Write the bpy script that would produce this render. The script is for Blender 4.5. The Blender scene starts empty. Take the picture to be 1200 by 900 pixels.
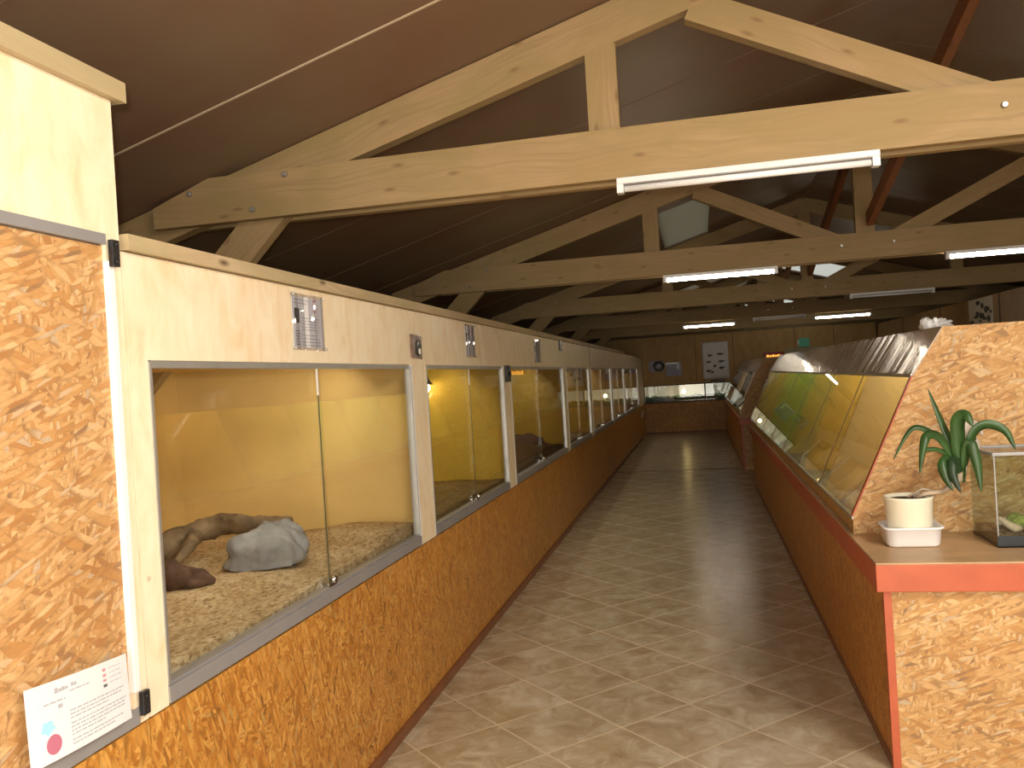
import bpy, bmesh, math, random
from mathutils import Vector, Matrix, noise
random.seed(7)
sc = bpy.context.scene
col = sc.collection
PI = math.pi

# ------------------------------------------------------------------ materials
MATS = {}
def new_mat(name):
    m = bpy.data.materials.new(name); m.use_nodes = True
    nt = m.node_tree; nt.nodes.clear()
    out = nt.nodes.new('ShaderNodeOutputMaterial')
    b = nt.nodes.new('ShaderNodeBsdfPrincipled')
    nt.links.new(b.outputs[0], out.inputs[0])
    MATS[name] = m
    return m, nt, b, out
def N(nt, t, **kw):
    n = nt.nodes.new(t)
    for k, v in kw.items():
        if k in n.inputs: n.inputs[k].default_value = v
        else: setattr(n, k, v)
    return n
def ramp(nt, fac, stops, interp='LINEAR'):
    r = nt.nodes.new('ShaderNodeValToRGB'); r.color_ramp.interpolation = interp
    e = r.color_ramp.elements
    while len(e) < len(stops): e.new(0.5)
    for i, (p, c) in enumerate(stops):
        e[i].position = p; e[i].color = (*c, 1)
    nt.links.new(fac, r.inputs[0]); return r.outputs[0]
def mixc(nt, fac, a, b, mode='MIX'):
    m = nt.nodes.new('ShaderNodeMix'); m.data_type = 'RGBA'; m.blend_type = mode
    for s, v in ((m.inputs[0], fac), (m.inputs[6], a), (m.inputs[7], b)):
        if isinstance(v, (int, float)): s.default_value = v
        elif isinstance(v, tuple): s.default_value = (*v, 1)
        else: nt.links.new(v, s)
    return m.outputs[2]
def mth(nt, op, a, b=0.0, c=None):
    m = nt.nodes.new('ShaderNodeMath'); m.operation = op
    for i, v in enumerate((a, b) if c is None else (a, b, c)):
        if isinstance(v, (int, float)): m.inputs[i].default_value = v
        else: nt.links.new(v, m.inputs[i])
    return m.outputs[0]
def comb(nt, x, y, z=0.0):
    c = nt.nodes.new('ShaderNodeCombineXYZ')
    for i, v in enumerate((x, y, z)):
        if isinstance(v, (int, float)): c.inputs[i].default_value = v
        else: nt.links.new(v, c.inputs[i])
    return c.outputs[0]
def mapping(nt, vec, scale=(1, 1, 1), rot=(0, 0, 0), loc=(0, 0, 0)):
    m = nt.nodes.new('ShaderNodeMapping')
    m.inputs['Scale'].default_value = scale; m.inputs['Rotation'].default_value = rot; m.inputs['Location'].default_value = loc
    nt.links.new(vec, m.inputs[0]); return m.outputs[0]
def noise_n(nt, vec, scale, detail=3, rough=.5, dist=0):
    n = N(nt, 'ShaderNodeTexNoise', Scale=scale, Detail=detail, Roughness=rough, Distortion=dist)
    nt.links.new(vec, n.inputs['Vector']); return n
def bump(nt, b, h, strength=.2, dist=.01):
    bp = N(nt, 'ShaderNodeBump', Strength=strength, Distance=dist)
    nt.links.new(h, bp.inputs['Height']); nt.links.new(bp.outputs[0], b.inputs['Normal'])
def plane_uv(nt):
    """world coordinates in the plane of the board, whichever way it faces"""
    g = nt.nodes.new('ShaderNodeNewGeometry')
    sp = nt.nodes.new('ShaderNodeSeparateXYZ'); nt.links.new(g.outputs['Position'], sp.inputs[0])
    sn = nt.nodes.new('ShaderNodeSeparateXYZ'); nt.links.new(g.outputs['True Normal'], sn.inputs[0])
    ax = mth(nt, 'GREATER_THAN', mth(nt, 'ABSOLUTE', sn.outputs[0]), .5)
    az = mth(nt, 'GREATER_THAN', mth(nt, 'ABSOLUTE', sn.outputs[2]), .5)
    u = mth(nt, 'ADD', mth(nt, 'MULTIPLY', sp.outputs[1], ax), mth(nt, 'MULTIPLY', sp.outputs[0], mth(nt, 'SUBTRACT', 1.0, ax)))
    v = mth(nt, 'ADD', mth(nt, 'MULTIPLY', sp.outputs[1], az), mth(nt, 'MULTIPLY', sp.outputs[2], mth(nt, 'SUBTRACT', 1.0, az)))
    return comb(nt, u, v), g.outputs['Position']

def simple(name, c, rough=.5, metal=0.0, spec=.5, var=0.0, vscale=8, bmp=0.0, bscale=60, emit=None, es=0):
    m, nt, b, out = new_mat(name)
    b.inputs['Base Color'].default_value = (*c, 1); b.inputs['Roughness'].default_value = rough
    b.inputs['Metallic'].default_value = metal; b.inputs['Specular IOR Level'].default_value = spec
    g = nt.nodes.new('ShaderNodeNewGeometry')
    if var:
        n = noise_n(nt, g.outputs['Position'], vscale, 4)
        lo = tuple(x*(1-var) for x in c); hi = tuple(min(1, x*(1+var)) for x in c)
        nt.links.new(ramp(nt, n.outputs[0], [(.3, lo), (.7, hi)]), b.inputs['Base Color'])
    if bmp:
        n = noise_n(nt, g.outputs['Position'], bscale, 3)
        bump(nt, b, n.outputs[0], bmp, .01)
    if emit:
        b.inputs['Emission Color'].default_value = (*emit, 1); b.inputs['Emission Strength'].default_value = es
    return m

def osb(name, tint, sat=1.0, rough=.55, dark=1.0, vertical=False, con=1.0):
    m, nt, b, out = new_mat(name)
    uv, pos = plane_uv(nt)
    wob = noise_n(nt, uv, 9, 2)
    sub = nt.nodes.new('ShaderNodeVectorMath'); sub.operation = 'MULTIPLY_ADD'
    nt.links.new(wob.outputs['Color'], sub.inputs[0]); sub.inputs[1].default_value = (.006, .006, 0); nt.links.new(uv, sub.inputs[2])
    w = sub.outputs[0]
    layers = []
    for i, (ang, sx, sy) in enumerate(((.15, 16, 62), (.9, 20, 74), (-.75, 19, 70), (1.5, 24, 90), (-1.25, 27, 84), (.45, 14, 52), (-.35, 20, 95))):
        if vertical: ang += PI/2
        mp = mapping(nt, mapping(nt, w, (1, 1, 1), (0, 0, ang), (i*3.7, i*1.3, 0)), (sx, sy, 1))
        v = N(nt, 'ShaderNodeTexVoronoi', Scale=1.0, Randomness=1.0); v.voronoi_dimensions = '2D'
        nt.links.new(mp, v.inputs['Vector'])
        sepc = nt.nodes.new('ShaderNodeSeparateColor'); nt.links.new(v.outputs['Color'], sepc.inputs[0])
        layers.append((sepc.outputs[0], sepc.outputs[1], v.outputs['Distance']))
    A = (.62, .36, .15)
    mean = (.58, .35, .15)
    def T(c): return tuple(min(1, max(.02, m_+(x-m_)*con)*t*dark) for x, t, m_ in zip(c, tint, mean))
    stops = [(0.0, T((.30, .19, .11))), (.05, T((.44, .23, .09))), (.22, T((.55, .31, .12))), (.45, T((.60, .375, .17))), (.7, T((.64, .415, .20))), (.92, T((.72, .51, .28))), (1.0, T((.52, .42, .31)))]
    cprev = ramp(nt, layers[0][0], stops)
    h = layers[0][0]
    for r_, mk, d in layers[1:]:
        c2 = ramp(nt, r_, stops)
        msk = mth(nt, 'GREATER_THAN', mk, .55)
        cprev = mixc(nt, msk, cprev, mixc(nt, ramp(nt, d, [(.40, (0, 0, 0)), (.85, (1, 1, 1))]), c2, T((.40, .24, .11))))
        h = mth(nt, 'ADD', mth(nt, 'MULTIPLY', h, mth(nt, 'SUBTRACT', 1.0, msk)), mth(nt, 'MULTIPLY', mth(nt, 'ADD', r_, .3), msk))
    fib = noise_n(nt, mapping(nt, uv, (60, 210, 1)), 1.0, 4)
    cprev = mixc(nt, .3, cprev, ramp(nt, fib.outputs[0], [(.3, (.55, .5, .45)), (.7, (1.0, 1.0, 1.0))]), 'MULTIPLY')
    blot = noise_n(nt, uv, 2.2, 3)
    cprev = mixc(nt, .6, cprev, ramp(nt, blot.outputs[0], [(.3, (.82, .78, .72)), (.7, (1.0, 1.0, 1.0))]), 'MULTIPLY')
    nt.links.new(cprev, b.inputs['Base Color']); b.inputs['Roughness'].default_value = rough
    b.inputs['Specular IOR Level'].default_value = .3
    bump(nt, b, h, .25, .004)
    return m
osb('osb', (1.0, .92, .85))
osb('osb_grazing_tone', (1.0, .74, .33), rough=.4, dark=1.0, vertical=True, con=1.15)  # deeper orange board, with warm grazing light put into the tint
osb('osb_island', (1.02, .98, .92))

def plywood(name, c1, c2, c3, sc_=5.0):
    m, nt, b, out = new_mat(name)
    uv, pos = plane_uv(nt)
    n1 = noise_n(nt, mapping(nt, uv, (2.2, 1.0, 1)), sc_, 5, .6, .8)
    n2 = noise_n(nt, uv, 30, 3)
    n3 = noise_n(nt, mapping(nt, uv, (9, 1.5, 1)), 2.0, 3, .5, 1.0)
    c = ramp(nt, n1.outputs[0], [(.25, c1), (.5, c2), (.72, c3)])
    c = mixc(nt, .25, c, ramp(nt, n3.outputs[0], [(.35, (.86, .78, .66)), (.6, (1, 1, 1))]), 'MULTIPLY')
    c = mixc(nt, .15, c, ramp(nt, n2.outputs[0], [(.3, (.8, .8, .8)), (.7, (1, 1, 1))]), 'MULTIPLY')
    v = N(nt, 'ShaderNodeTexVoronoi', Scale=3.1); nt.links.new(pos, v.inputs['Vector'])
    c = mixc(nt, ramp(nt, v.outputs['Distance'], [(0.0, (1, 1, 1)), (.035, (0, 0, 0))]), c, (.30, .18, .09))
    nt.links.new(c, b.inputs['Base Color']); b.inputs['Roughness'].default_value = .5
    b.inputs['Specular IOR Level'].default_value = .3
    return m
plywood('plywood', (.80, .61, .38), (.87, .74, .54), (.90, .80, .63))
plywood('plywood_tan', (.44, .25, .09), (.50, .30, .11), (.54, .34, .14), 3)

def pine(name, base, knot=(.10, .055, .025), green=.5):
    m, nt, b, out = new_mat(name)
    u = nt.nodes.new('ShaderNodeUVMap')
    oi = nt.nodes.new('ShaderNodeObjectInfo')
    off = nt.nodes.new('ShaderNodeVectorMath'); off.operation = 'ADD'
    nt.links.new(u.outputs[0], off.inputs[0]); nt.links.new(comb(nt, mth(nt, 'MULTIPLY', oi.outputs['Random'], 37.0), mth(nt, 'MULTIPLY', oi.outputs['Random'], 3.3)), off.inputs[1])
    U = off.outputs[0]
    # knots first: they bend the grain round them
    vk = N(nt, 'ShaderNodeTexVoronoi', Scale=1.0); vk.voronoi_dimensions = '2D'
    nt.links.new(mapping(nt, U, (2.8, 8.5, 1)), vk.inputs['Vector'])
    kd = vk.outputs['Distance']
    warp = nt.nodes.new('ShaderNodeVectorMath'); warp.operation = 'ADD'
    nt.links.new(U, warp.inputs[0]); nt.links.new(comb(nt, 0.0, mth(nt, 'MULTIPLY', kd, .05)), warp.inputs[1])
    g = noise_n(nt, mapping(nt, warp.outputs[0], (1.3, 60, 1)), 1.0, 4, .6, .2)
    big = noise_n(nt, mapping(nt, U, (2.0, 5, 1)), 1.0, 4, .6, .5)
    lo = tuple(x*.8 for x in base); hi = tuple(min(1, x*1.12) for x in base)
    c = ramp(nt, g.outputs[0], [(.28, lo), (.5, base), (.75, hi)])
    gr = (base[0]*.80, base[1]*.86, base[2]*.72)
    c = mixc(nt, mth(nt, 'MULTIPLY', ramp(nt, big.outputs[0], [(.40, (0, 0, 0)), (.58, (1, 1, 1))]), green+.15), c, gr)
    c = mixc(nt, mth(nt, 'MULTIPLY', ramp(nt, big.outputs['Color'], [(.5, (0, 0, 0)), (.75, (1, 1, 1))]), .35), c, (base[0]*1.1, base[1]*.9, base[2]*.85))
    sepk = nt.nodes.new('ShaderNodeSeparateColor'); nt.links.new(vk.outputs['Color'], sepk.inputs[0])
    kon = mth(nt, 'GREATER_THAN', sepk.outputs[0], .5)
    km = mth(nt, 'MULTIPLY', ramp(nt, kd, [(.02, (.9, .9, .9)), (.11, (0, 0, 0))]), kon)
    c = mixc(nt, km, c, knot)
    nt.links.new(c, b.inputs['Base Color']); b.inputs['Roughness'].default_value = .6
    b.inputs['Specular IOR Level'].default_value = .25
    bump(nt, b, g.outputs[0], .15, .003)
    return m
pine('pine', (.37, .25, .125), knot=(.22, .13, .06))
pine('pine_dark', (.30, .165, .07))
pine('pine_batten', (.50, .38, .24))
pine('pine_red', (.26, .10, .04))

# floor tiles laid at 45 degrees
m, nt, b, out = new_mat('floor_tiles')
g = nt.nodes.new('ShaderNodeNewGeometry'); P = g.outputs['Position']
sp = nt.nodes.new('ShaderNodeSeparateXYZ'); nt.links.new(P, sp.inputs[0])
r2 = 2**.5
u = mth(nt, 'DIVIDE', mth(nt, 'SUBTRACT', mth(nt, 'DIVIDE', mth(nt, 'ADD', sp.outputs[0], sp.outputs[1]), r2), 2.347 - 4.05), .404)
v = mth(nt, 'DIVIDE', mth(nt, 'SUBTRACT', mth(nt, 'DIVIDE', mth(nt, 'SUBTRACT', sp.outputs[1], sp.outputs[0]), r2), 2.942 - 3.92), .391)
fu = mth(nt, 'ABSOLUTE', mth(nt, 'SUBTRACT', mth(nt, 'FRACT', u), .5)); fv = mth(nt, 'ABSOLUTE', mth(nt, 'SUBTRACT', mth(nt, 'FRACT', v), .5))
edge = mth(nt, 'MAXIMUM', fu, fv)
gm = ramp(nt, edge, [(.486, (0, 0, 0)), (.492, (1, 1, 1))])
wn = nt.nodes.new('ShaderNodeTexWhiteNoise'); wn.noise_dimensions = '2D'
nt.links.new(comb(nt, mth(nt, 'FLOOR', u), mth(nt, 'FLOOR', v)), wn.inputs['Vector'])
offs = nt.nodes.new('ShaderNodeVectorMath'); offs.operation = 'MULTIPLY_ADD'
nt.links.new(wn.outputs['Color'], offs.inputs[0]); offs.inputs[1].default_value = (9, 9, 9); nt.links.new(P, offs.inputs[2])
n1 = noise_n(nt, offs.outputs[0], 6.5, 6, .68, .8)
n2 = noise_n(nt, mapping(nt, offs.outputs[0], (1, 1, 1), (0, 0, .6), (5, 2, 0)), 3.0, 5, .6, .3)
tc = ramp(nt, n1.outputs[0], [(.32, (.31, .22, .125)), (.5, (.46, .37, .25)), (.68, (.60, .52, .40))])
tc = mixc(nt, mth(nt, 'MULTIPLY', ramp(nt, n2.outputs[0], [(.5, (0, 0, 0)), (.72, (1, 1, 1))]), .6), tc, (.38, .27, .14))
tc = mixc(nt, .35, tc, ramp(nt, wn.outputs['Value'], [(0, (.8, .78, .75)), (1, (1, 1, 1))]), 'MULTIPLY')
tc = mixc(nt, gm, tc, (.60, .48, .34))
nt.links.new(tc, b.inputs['Base Color'])
nt.links.new(ramp(nt, gm, [(0, (.24, .24, .24)), (1, (.6, .6, .6))]), b.inputs['Roughness'])
nb = noise_n(nt, P, 7, 3, .5)
hh = mth(nt, 'ADD', mth(nt, 'MULTIPLY', nb.outputs[0], .5), mth(nt, 'MULTIPLY', gm, -.35))
bump(nt, b, hh, .35, .006)

# ceiling panels with thin joints
m, nt, b, out = new_mat('ceiling_panel')
g = nt.nodes.new('ShaderNodeNewGeometry'); P = g.outputs['Position']
n1 = noise_n(nt, P, 1.1, 3); n2 = noise_n(nt, P, 40, 2)
c = ramp(nt, n1.outputs[0], [(.3, (.21, .115, .075)), (.7, (.23, .175, .11))])
v = N(nt, 'ShaderNodeTexVoronoi', Scale=1.9); nt.links.new(P, v.inputs['Vector'])
c = mixc(nt, ramp(nt, v.outputs['Distance'], [(0.02, (1, 1, 1)), (.03, (0, 0, 0))]), c, (.25, .17, .1))
nt.links.new(c, b.inputs['Base Color']); b.inputs['Roughness'].default_value = .5
b.inputs['Specular IOR Level'].default_value = .2
bump(nt, b, n1.outputs[0], .3, .03)

# substrate
def chips(name, cols, scale=90):
    m, nt, b, out = new_mat(name)
    g = nt.nodes.new('ShaderNodeNewGeometry'); P = g.outputs['Position']
    w = noise_n(nt, P, 40, 2)
    ad = nt.nodes.new('ShaderNodeVectorMath'); ad.operation = 'MULTIPLY_ADD'
    nt.links.new(w.outputs['Color'], ad.inputs[0]); ad.inputs[1].default_value = (.02, .02, .02); nt.links.new(P, ad.inputs[2])
    v = N(nt, 'ShaderNodeTexVoronoi', Scale=scale); nt.links.new(mapping(nt, ad.outputs[0], (1, .55, 1), (0, 0, .4)), v.inputs['Vector'])
    s = nt.nodes.new('ShaderNodeSeparateColor'); nt.links.new(v.outputs['Color'], s.inputs[0])
    k = len(cols)
    c = ramp(nt, s.outputs[0], [(i/(k-1), q) for i, q in enumerate(cols)])
    big = noise_n(nt, P, 6, 3)
    c = mixc(nt, .7, c, ramp(nt, big.outputs[0], [(.35, (.7, .62, .5)), (.65, (1, 1, 1))]), 'MULTIPLY')
    nt.links.new(c, b.inputs['Base Color']); b.inputs['Roughness'].default_value = .85
    b.inputs['Specular IOR Level'].default_value = .15
    bump(nt, b, s.outputs[1], .8, .008)
    return m
chips('wood_chips', [(.30, .19, .10), (.62, .46, .27), (.72, .57, .38), (.44, .30, .16), (.80, .67, .47)], 105)
chips('bark_soil', [(.045, .025, .012), (.13, .08, .04), (.20, .13, .07), (.07, .045, .02)], 70)
chips('olive_soil', [(.16, .11, .04), (.30, .22, .09), (.38, .28, .12), (.22, .15, .06)], 80)
chips('green_gravel', [(.10, .10, .03), (.22, .18, .07), (.30, .24, .10), (.08, .07, .03)], 70)

# glass: thin panes, real Fresnel mirror over clear
def glass(name, tint=(1, 1, 1), rough=0.0):
    m, nt, b, out = new_mat(name); nt.nodes.remove(b)
    g = nt.nodes.new('ShaderNodeNewGeometry')
    ior = mth(nt, 'ADD', 1.5, mth(nt, 'MULTIPLY', g.outputs['Backfacing'], 1/1.5 - 1.5))
    fr = nt.nodes.new('ShaderNodeFresnel'); nt.links.new(ior, fr.inputs['IOR'])
    gl = N(nt, 'ShaderNodeBsdfGlossy', Roughness=rough); tr = nt.nodes.new('ShaderNodeBsdfTransparent'); tr.inputs[0].default_value = (*tint, 1)
    mx = nt.nodes.new('ShaderNodeMixShader')
    nt.links.new(fr.outputs[0], mx.inputs[0]); nt.links.new(tr.outputs[0], mx.inputs[1]); nt.links.new(gl.outputs[0], mx.inputs[2])
    nt.links.new(mx.outputs[0], out.inputs[0])
glass('glass', (.97, .98, .96))
glass('plastic_film', (.93, .93, .95), .03)
glass('tank_glass', (.93, .96, .94))

# skylight sheet: translucent plastic in the roof
m, nt, b, out = new_mat('skylight_sheet'); nt.nodes.remove(b)
tl = nt.nodes.new('ShaderNodeBsdfTranslucent'); tl.inputs[0].default_value = (.9, .92, .9, 1)
df = nt.nodes.new('ShaderNodeBsdfDiffuse'); df.inputs[0].default_value = (.5, .52, .48, 1)
mx = nt.nodes.new('ShaderNodeMixShader'); mx.inputs[0].default_value = .25
nt.links.new(tl.outputs[0], mx.inputs[1]); nt.links.new(df.outputs[0], mx.inputs[2]); nt.links.new(mx.outputs[0], out.inputs[0])
m, nt, b, out = new_mat('skylight_dull'); nt.nodes.remove(b)  # greyer, less translucent version of the sheet
tl = nt.nodes.new('ShaderNodeBsdfTranslucent'); tl.inputs[0].default_value = (.52, .51, .44, 1)
df = nt.nodes.new('ShaderNodeBsdfDiffuse'); df.inputs[0].default_value = (.50, .50, .42, 1)
mx = nt.nodes.new('ShaderNodeMixShader'); mx.inputs[0].default_value = .5
nt.links.new(tl.outputs[0], mx.inputs[1]); nt.links.new(df.outputs[0], mx.inputs[2]); nt.links.new(mx.outputs[0], out.inputs[0])

simple('ochre_paint', (.74, .51, .20), .55, var=.10, vscale=3, bmp=.05)
simple('yellow_paint', (.66, .44, .06), .5, var=.10, vscale=3)
simple('tan_paint', (.58, .40, .14), .55, var=.08, vscale=3)
simple('amber_paint', (.60, .38, .05), .5, var=.08, vscale=3)
simple('olive_wall', (.46, .36, .05), .5, var=.1, vscale=4)  # olive wall colour for some vitrine compartments
simple('green_wall', (.28, .36, .04), .5, var=.15, vscale=4)  # greener wall colour for the middle vitrine compartments
simple('aluminium', (.42, .41, .40), .35, .6, var=.06, vscale=14)
simple('grey_channel', (.33, .32, .33), .4, .3, var=.05)
simple('white_edge', (.86, .85, .84), .4)
simple('cream_edge', (.84, .76, .60), .5, var=.05)
simple('black_plastic', (.015, .015, .017), .4, bmp=.3)
simple('chrome', (.75, .75, .76), .15, 1.0)
simple('red_paint', (.47, .105, .045), .45, var=.08, vscale=10)
simple('brown_base', (.20, .075, .03), .5, var=.15)
simple('dark_wood', (.10, .05, .025), .6, var=.2)
simple('white_enamel', (.80, .80, .82), .3)
simple('tube_off', (.85, .85, .87), .25)
simple('tube_lit', (.9, .9, .9), .3, emit=(1.0, .86, .66), es=48)
simple('paper', (.76, .75, .78), .45, var=.03)
simple('print_grey', (.42, .42, .46), .6)
simple('print_dark', (.10, .10, .12), .6)
simple('print_red', (.60, .28, .32), .6)
simple('print_blue', (.35, .66, .82), .6)
simple('print_rose', (.48, .15, .22), .6)
simple('rock_grey', (.27, .27, .285), .8, var=.3, vscale=9, bmp=.6, bscale=14)
simple('bark', (.19, .135, .08), .85, var=.5, vscale=12, bmp=.8, bscale=40)
simple('bark_dark', (.09, .05, .035), .85, var=.4, vscale=20, bmp=.8, bscale=50)
simple('leaf', (.028, .075, .018), .38, var=.35, vscale=9)
simple('leaf_dark', (.02, .05, .018), .45, var=.4, vscale=9)
simple('dry_leaf', (.62, .52, .44), .7, var=.25, vscale=25)
simple('root', (.42, .33, .24), .8, var=.25, vscale=30)
simple('pot_cream', (.82, .77, .62), .35)
simple('tub_white', (.86, .86, .88), .3)
simple('potting_soil', (.05, .03, .022), .9, var=.4, vscale=60, bmp=1, bscale=90)
simple('moss', (.20, .26, .05), .9, var=.4, vscale=50, bmp=1, bscale=90)
simple('lid_grey', (.34, .34, .35), .3, var=.1)
simple('pane_dark', (.09, .085, .05), .3)
simple('dark_base', (.02, .024, .03), .3)
simple('backdrop_white', (.82, .80, .74), .5, var=.05)
simple('plants_green', (.035, .09, .04), .7, var=.5, vscale=20, bmp=.8, bscale=30)
simple('bulb_warm', (.9, .8, .5), .4, emit=(1.0, .72, .30), es=28)
simple('exit_green', (.03, .16, .09), .4, emit=(.05, .35, .18), es=.12)
simple('orange_glow', (.8, .35, .05), .4, emit=(1.0, .42, .06), es=1.6)
simple('sign_red', (.30, .02, .02), .4)
simple('pale_panel', (.40, .34, .20), .6, var=.1)
simple('plastic_bag', (.85, .85, .86), .35, bmp=.7, bscale=30)
simple('wall_dark', (.10, .06, .035), .7, var=.2, vscale=1.5)
simple('gable_dark', (.07, .045, .03), .8, var=.2, vscale=1.5)
simple('photo_brown', (.14, .08, .06), .3, var=.5, vscale=35)
simple('photo_black', (.03, .03, .03), .3, var=.6, vscale=25)
simple('photo_violet', (.16, .13, .20), .35, var=.3, vscale=9)
simple('box_grey', (.40, .37, .34), .7, var=.1)
simple('joint_pale', (.62, .50, .36), .6)
simple('joint_dull', (.21, .15, .095), .6)
simple('shelf_wood', (.50, .32, .17), .4, var=.2, vscale=6)

# crumpled brown-grey plastic strip over the vitrine tops
m, nt, b, out = new_mat('plastic_strip')
g = nt.nodes.new('ShaderNodeNewGeometry'); P = g.outputs['Position']
n1 = noise_n(nt, mapping(nt, P, (.5, 2.6, .35)), 3.0, 1.5, .5); n2 = noise_n(nt, P, 3, 4)
nt.links.new(ramp(nt, n2.outputs[0], [(.3, (.36, .27, .20)), (.7, (.46, .37, .28))]), b.inputs['Base Color'])
b.inputs['Roughness'].default_value = .2; b.inputs['Coat Weight'].default_value = .3; b.inputs['Coat Roughness'].default_value = .06
bump(nt, b, n1.outputs[0], .4, .035)

# ------------------------------------------------------------------ mesh helpers
class MB:
    """collects shapes (world coordinates) and links them as ONE mesh object"""
    def __init__(s): s.v = []; s.f = []; s.uv = []; s.m = []; s.sm = []
    def quadbox(s, c8, mi=0, uvs=None):
        o = len(s.v); s.v += [Vector(p) for p in c8]
        for q in ((0, 3, 2, 1), (4, 5, 6, 7), (0, 1, 5, 4), (1, 2, 6, 5), (2, 3, 7, 6), (3, 0, 4, 7)):
            s.f.append([o+i for i in q]); s.m.append(mi); s.sm.append(False); s.uv.append(None)
    def box(s, x0, x1, y0, y1, z0, z1, mi=0):
        s.quadbox([(x0, y0, z0), (x1, y0, z0), (x1, y1, z0), (x0, y1, z0), (x0, y0, z1), (x1, y0, z1), (x1, y1, z1), (x0, y1, z1)], mi)
    def poly(s, pts, mi=0, uv=None, smooth=False):
        o = len(s.v); s.v += [Vector(p) for p in pts]
        s.f.append(list(range(o, o+len(pts)))); s.m.append(mi); s.uv.append(uv); s.sm.append(smooth)
    def prism(s, pts2, axis, a, b, mi=0):
        """polygon pts2 extruded along axis between a and b; axis 'y': pts are (x,z); 'x': pts are (y,z)"""
        def P(p, t): return Vector((p[0], t, p[1])) if axis == 'y' else (Vector((t, p[0], p[1])) if axis == 'x' else Vector((p[0], p[1], t)))
        n = len(pts2); o = len(s.v)
        s.v += [P(p, a) for p in pts2] + [P(p, b) for p in pts2]
        fs = [[o+i for i in range(n)], [o+n+i for i in reversed(range(n))]] + [[o+i, o+n+i, o+n+(i+1) % n, o+(i+1) % n] for i in range(n)]
        for f in fs: s.f.append(f); s.m.append(mi); s.uv.append(None); s.sm.append(False)
    def beam(s, p0, p1, h, th, up=(0, 0, 1), mi=0, seed=0.0):
        """board from p0 to p1 (axis), height h in the plane of 'up', thickness th; UV runs along the board"""
        p0 = Vector(p0); p1 = Vector(p1); d = (p1-p0); L = d.length; d.normalize()
        side = d.cross(Vector(up)).normalized(); u = side.cross(d).normalized()
        c = []
        for p in (p0, p1):
            for a, b_ in ((-1, -1), (1, -1), (1, 1), (-1, 1)):
                c.append(p + side*a*th/2 + u*b_*h/2)
        o = len(s.v); s.v += c
        q = [((0, 1, 5, 4), th, 0), ((1, 2, 6, 5), h, .31), ((2, 3, 7, 6), th, .62), ((3, 0, 4, 7), h, .93)]
        for (a, b_, c_, d_), w, vo in q:
            s.f.append([o+a, o+b_, o+c_, o+d_]); vo += seed
            s.uv.append([(0, vo), (0, vo+w), (L, vo+w), (L, vo)]); s.m.append(mi); s.sm.append(False)
        for q4 in ((0, 3, 2, 1), (4, 5, 6, 7)):
            s.f.append([o+i for i in q4]); s.uv.append([(0, seed), (h, seed), (h, seed+th), (0, seed+th)]); s.m.append(mi); s.sm.append(False)
    def tube(s, pts, radii, n=10, mi=0, cap=True, rough=0.0):
        pts = [Vector(p) for p in pts]
        if isinstance(radii, (int, float)): radii = [radii]*len(pts)
        o = len(s.v); prev = None
        for i, p in enumerate(pts):
            t = (pts[min(i+1, len(pts)-1)] - pts[max(i-1, 0)]).normalized()
            if prev is None:
                a = t.cross(Vector((0, 0, 1)) if abs(t.z) < .9 else Vector((1, 0, 0))).normalized()
            else: a = (prev - t*prev.dot(t)).normalized()
            prev = a; b_ = t.cross(a)
            for k in range(n):
                an = 2*PI*k/n; dd = (a*math.cos(an)+b_*math.sin(an)); kf = 1+rough*noise.noise(p*14+dd*1.3)+rough*.5*noise.noise(p*37+dd*3); s.v.append(p + dd*radii[i]*kf)
        for i in range(len(pts)-1):
            for k in range(n):
                s.f.append([o+i*n+k, o+i*n+(k+1) % n, o+(i+1)*n+(k+1) % n, o+(i+1)*n+k]); s.m.append(mi); s.uv.append(None); s.sm.append(True)
        if cap:
            for base, rev in ((o, True), (o+(len(pts)-1)*n, False)):
                f = [base+k for k in range(n)]
                s.f.append(f[::-1] if rev else f); s.m.append(mi); s.uv.append(None); s.sm.append(False)
    def lathe(s, prof, c, n=32, mi=0):
        o = len(s.v)
        for r, z in prof:
            for k in range(n):
                a = 2*PI*k/n; s.v.append(Vector((c[0]+r*math.cos(a), c[1]+r*math.sin(a), c[2]+z)))
        for i in range(len(prof)-1):
            for k in range(n):
                s.f.append([o+i*n+k, o+i*n+(k+1) % n, o+(i+1)*n+(k+1) % n, o+(i+1)*n+k]); s.m.append(mi); s.uv.append(None); s.sm.append(True)
        for i, rev in ((0, True), (len(prof)-1, False)):
            f = [o+i*n+k for k in range(n)]; s.f.append(f[::-1] if rev else f); s.m.append(mi); s.uv.append(None); s.sm.append(False)
    def ball(s, c, r, nu=12, nv=8, fn=None, mi=0):
        c = Vector(c); o = len(s.v)
        if not hasattr(r, '__len__'): r = (r, r, r)
        def pt(th, ph):
            d = Vector((math.sin(th)*math.cos(ph), math.sin(th)*math.sin(ph), math.cos(th)))
            k = fn(d) if fn else 1.0
            return c + Vector((d.x*r[0], d.y*r[1], d.z*r[2]))*k
        s.v.append(pt(0, 0))
        for i in range(1, nv):
            for k in range(nu): s.v.append(pt(PI*i/nv, 2*PI*k/nu))
        s.v.append(pt(PI, 0)); last = len(s.v)-1
        def add(f): s.f.append(f); s.m.append(mi); s.uv.append(None); s.sm.append(True)
        for k in range(nu):
            add([o, o+1+k, o+1+(k+1) % nu])
            add([last, o+1+(nv-2)*nu+(k+1) % nu, o+1+(nv-2)*nu+k])
            for i in range(nv-2): add([o+1+i*nu+k, o+1+(i+1)*nu+k, o+1+(i+1)*nu+(k+1) % nu, o+1+i*nu+(k+1) % nu])
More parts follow.
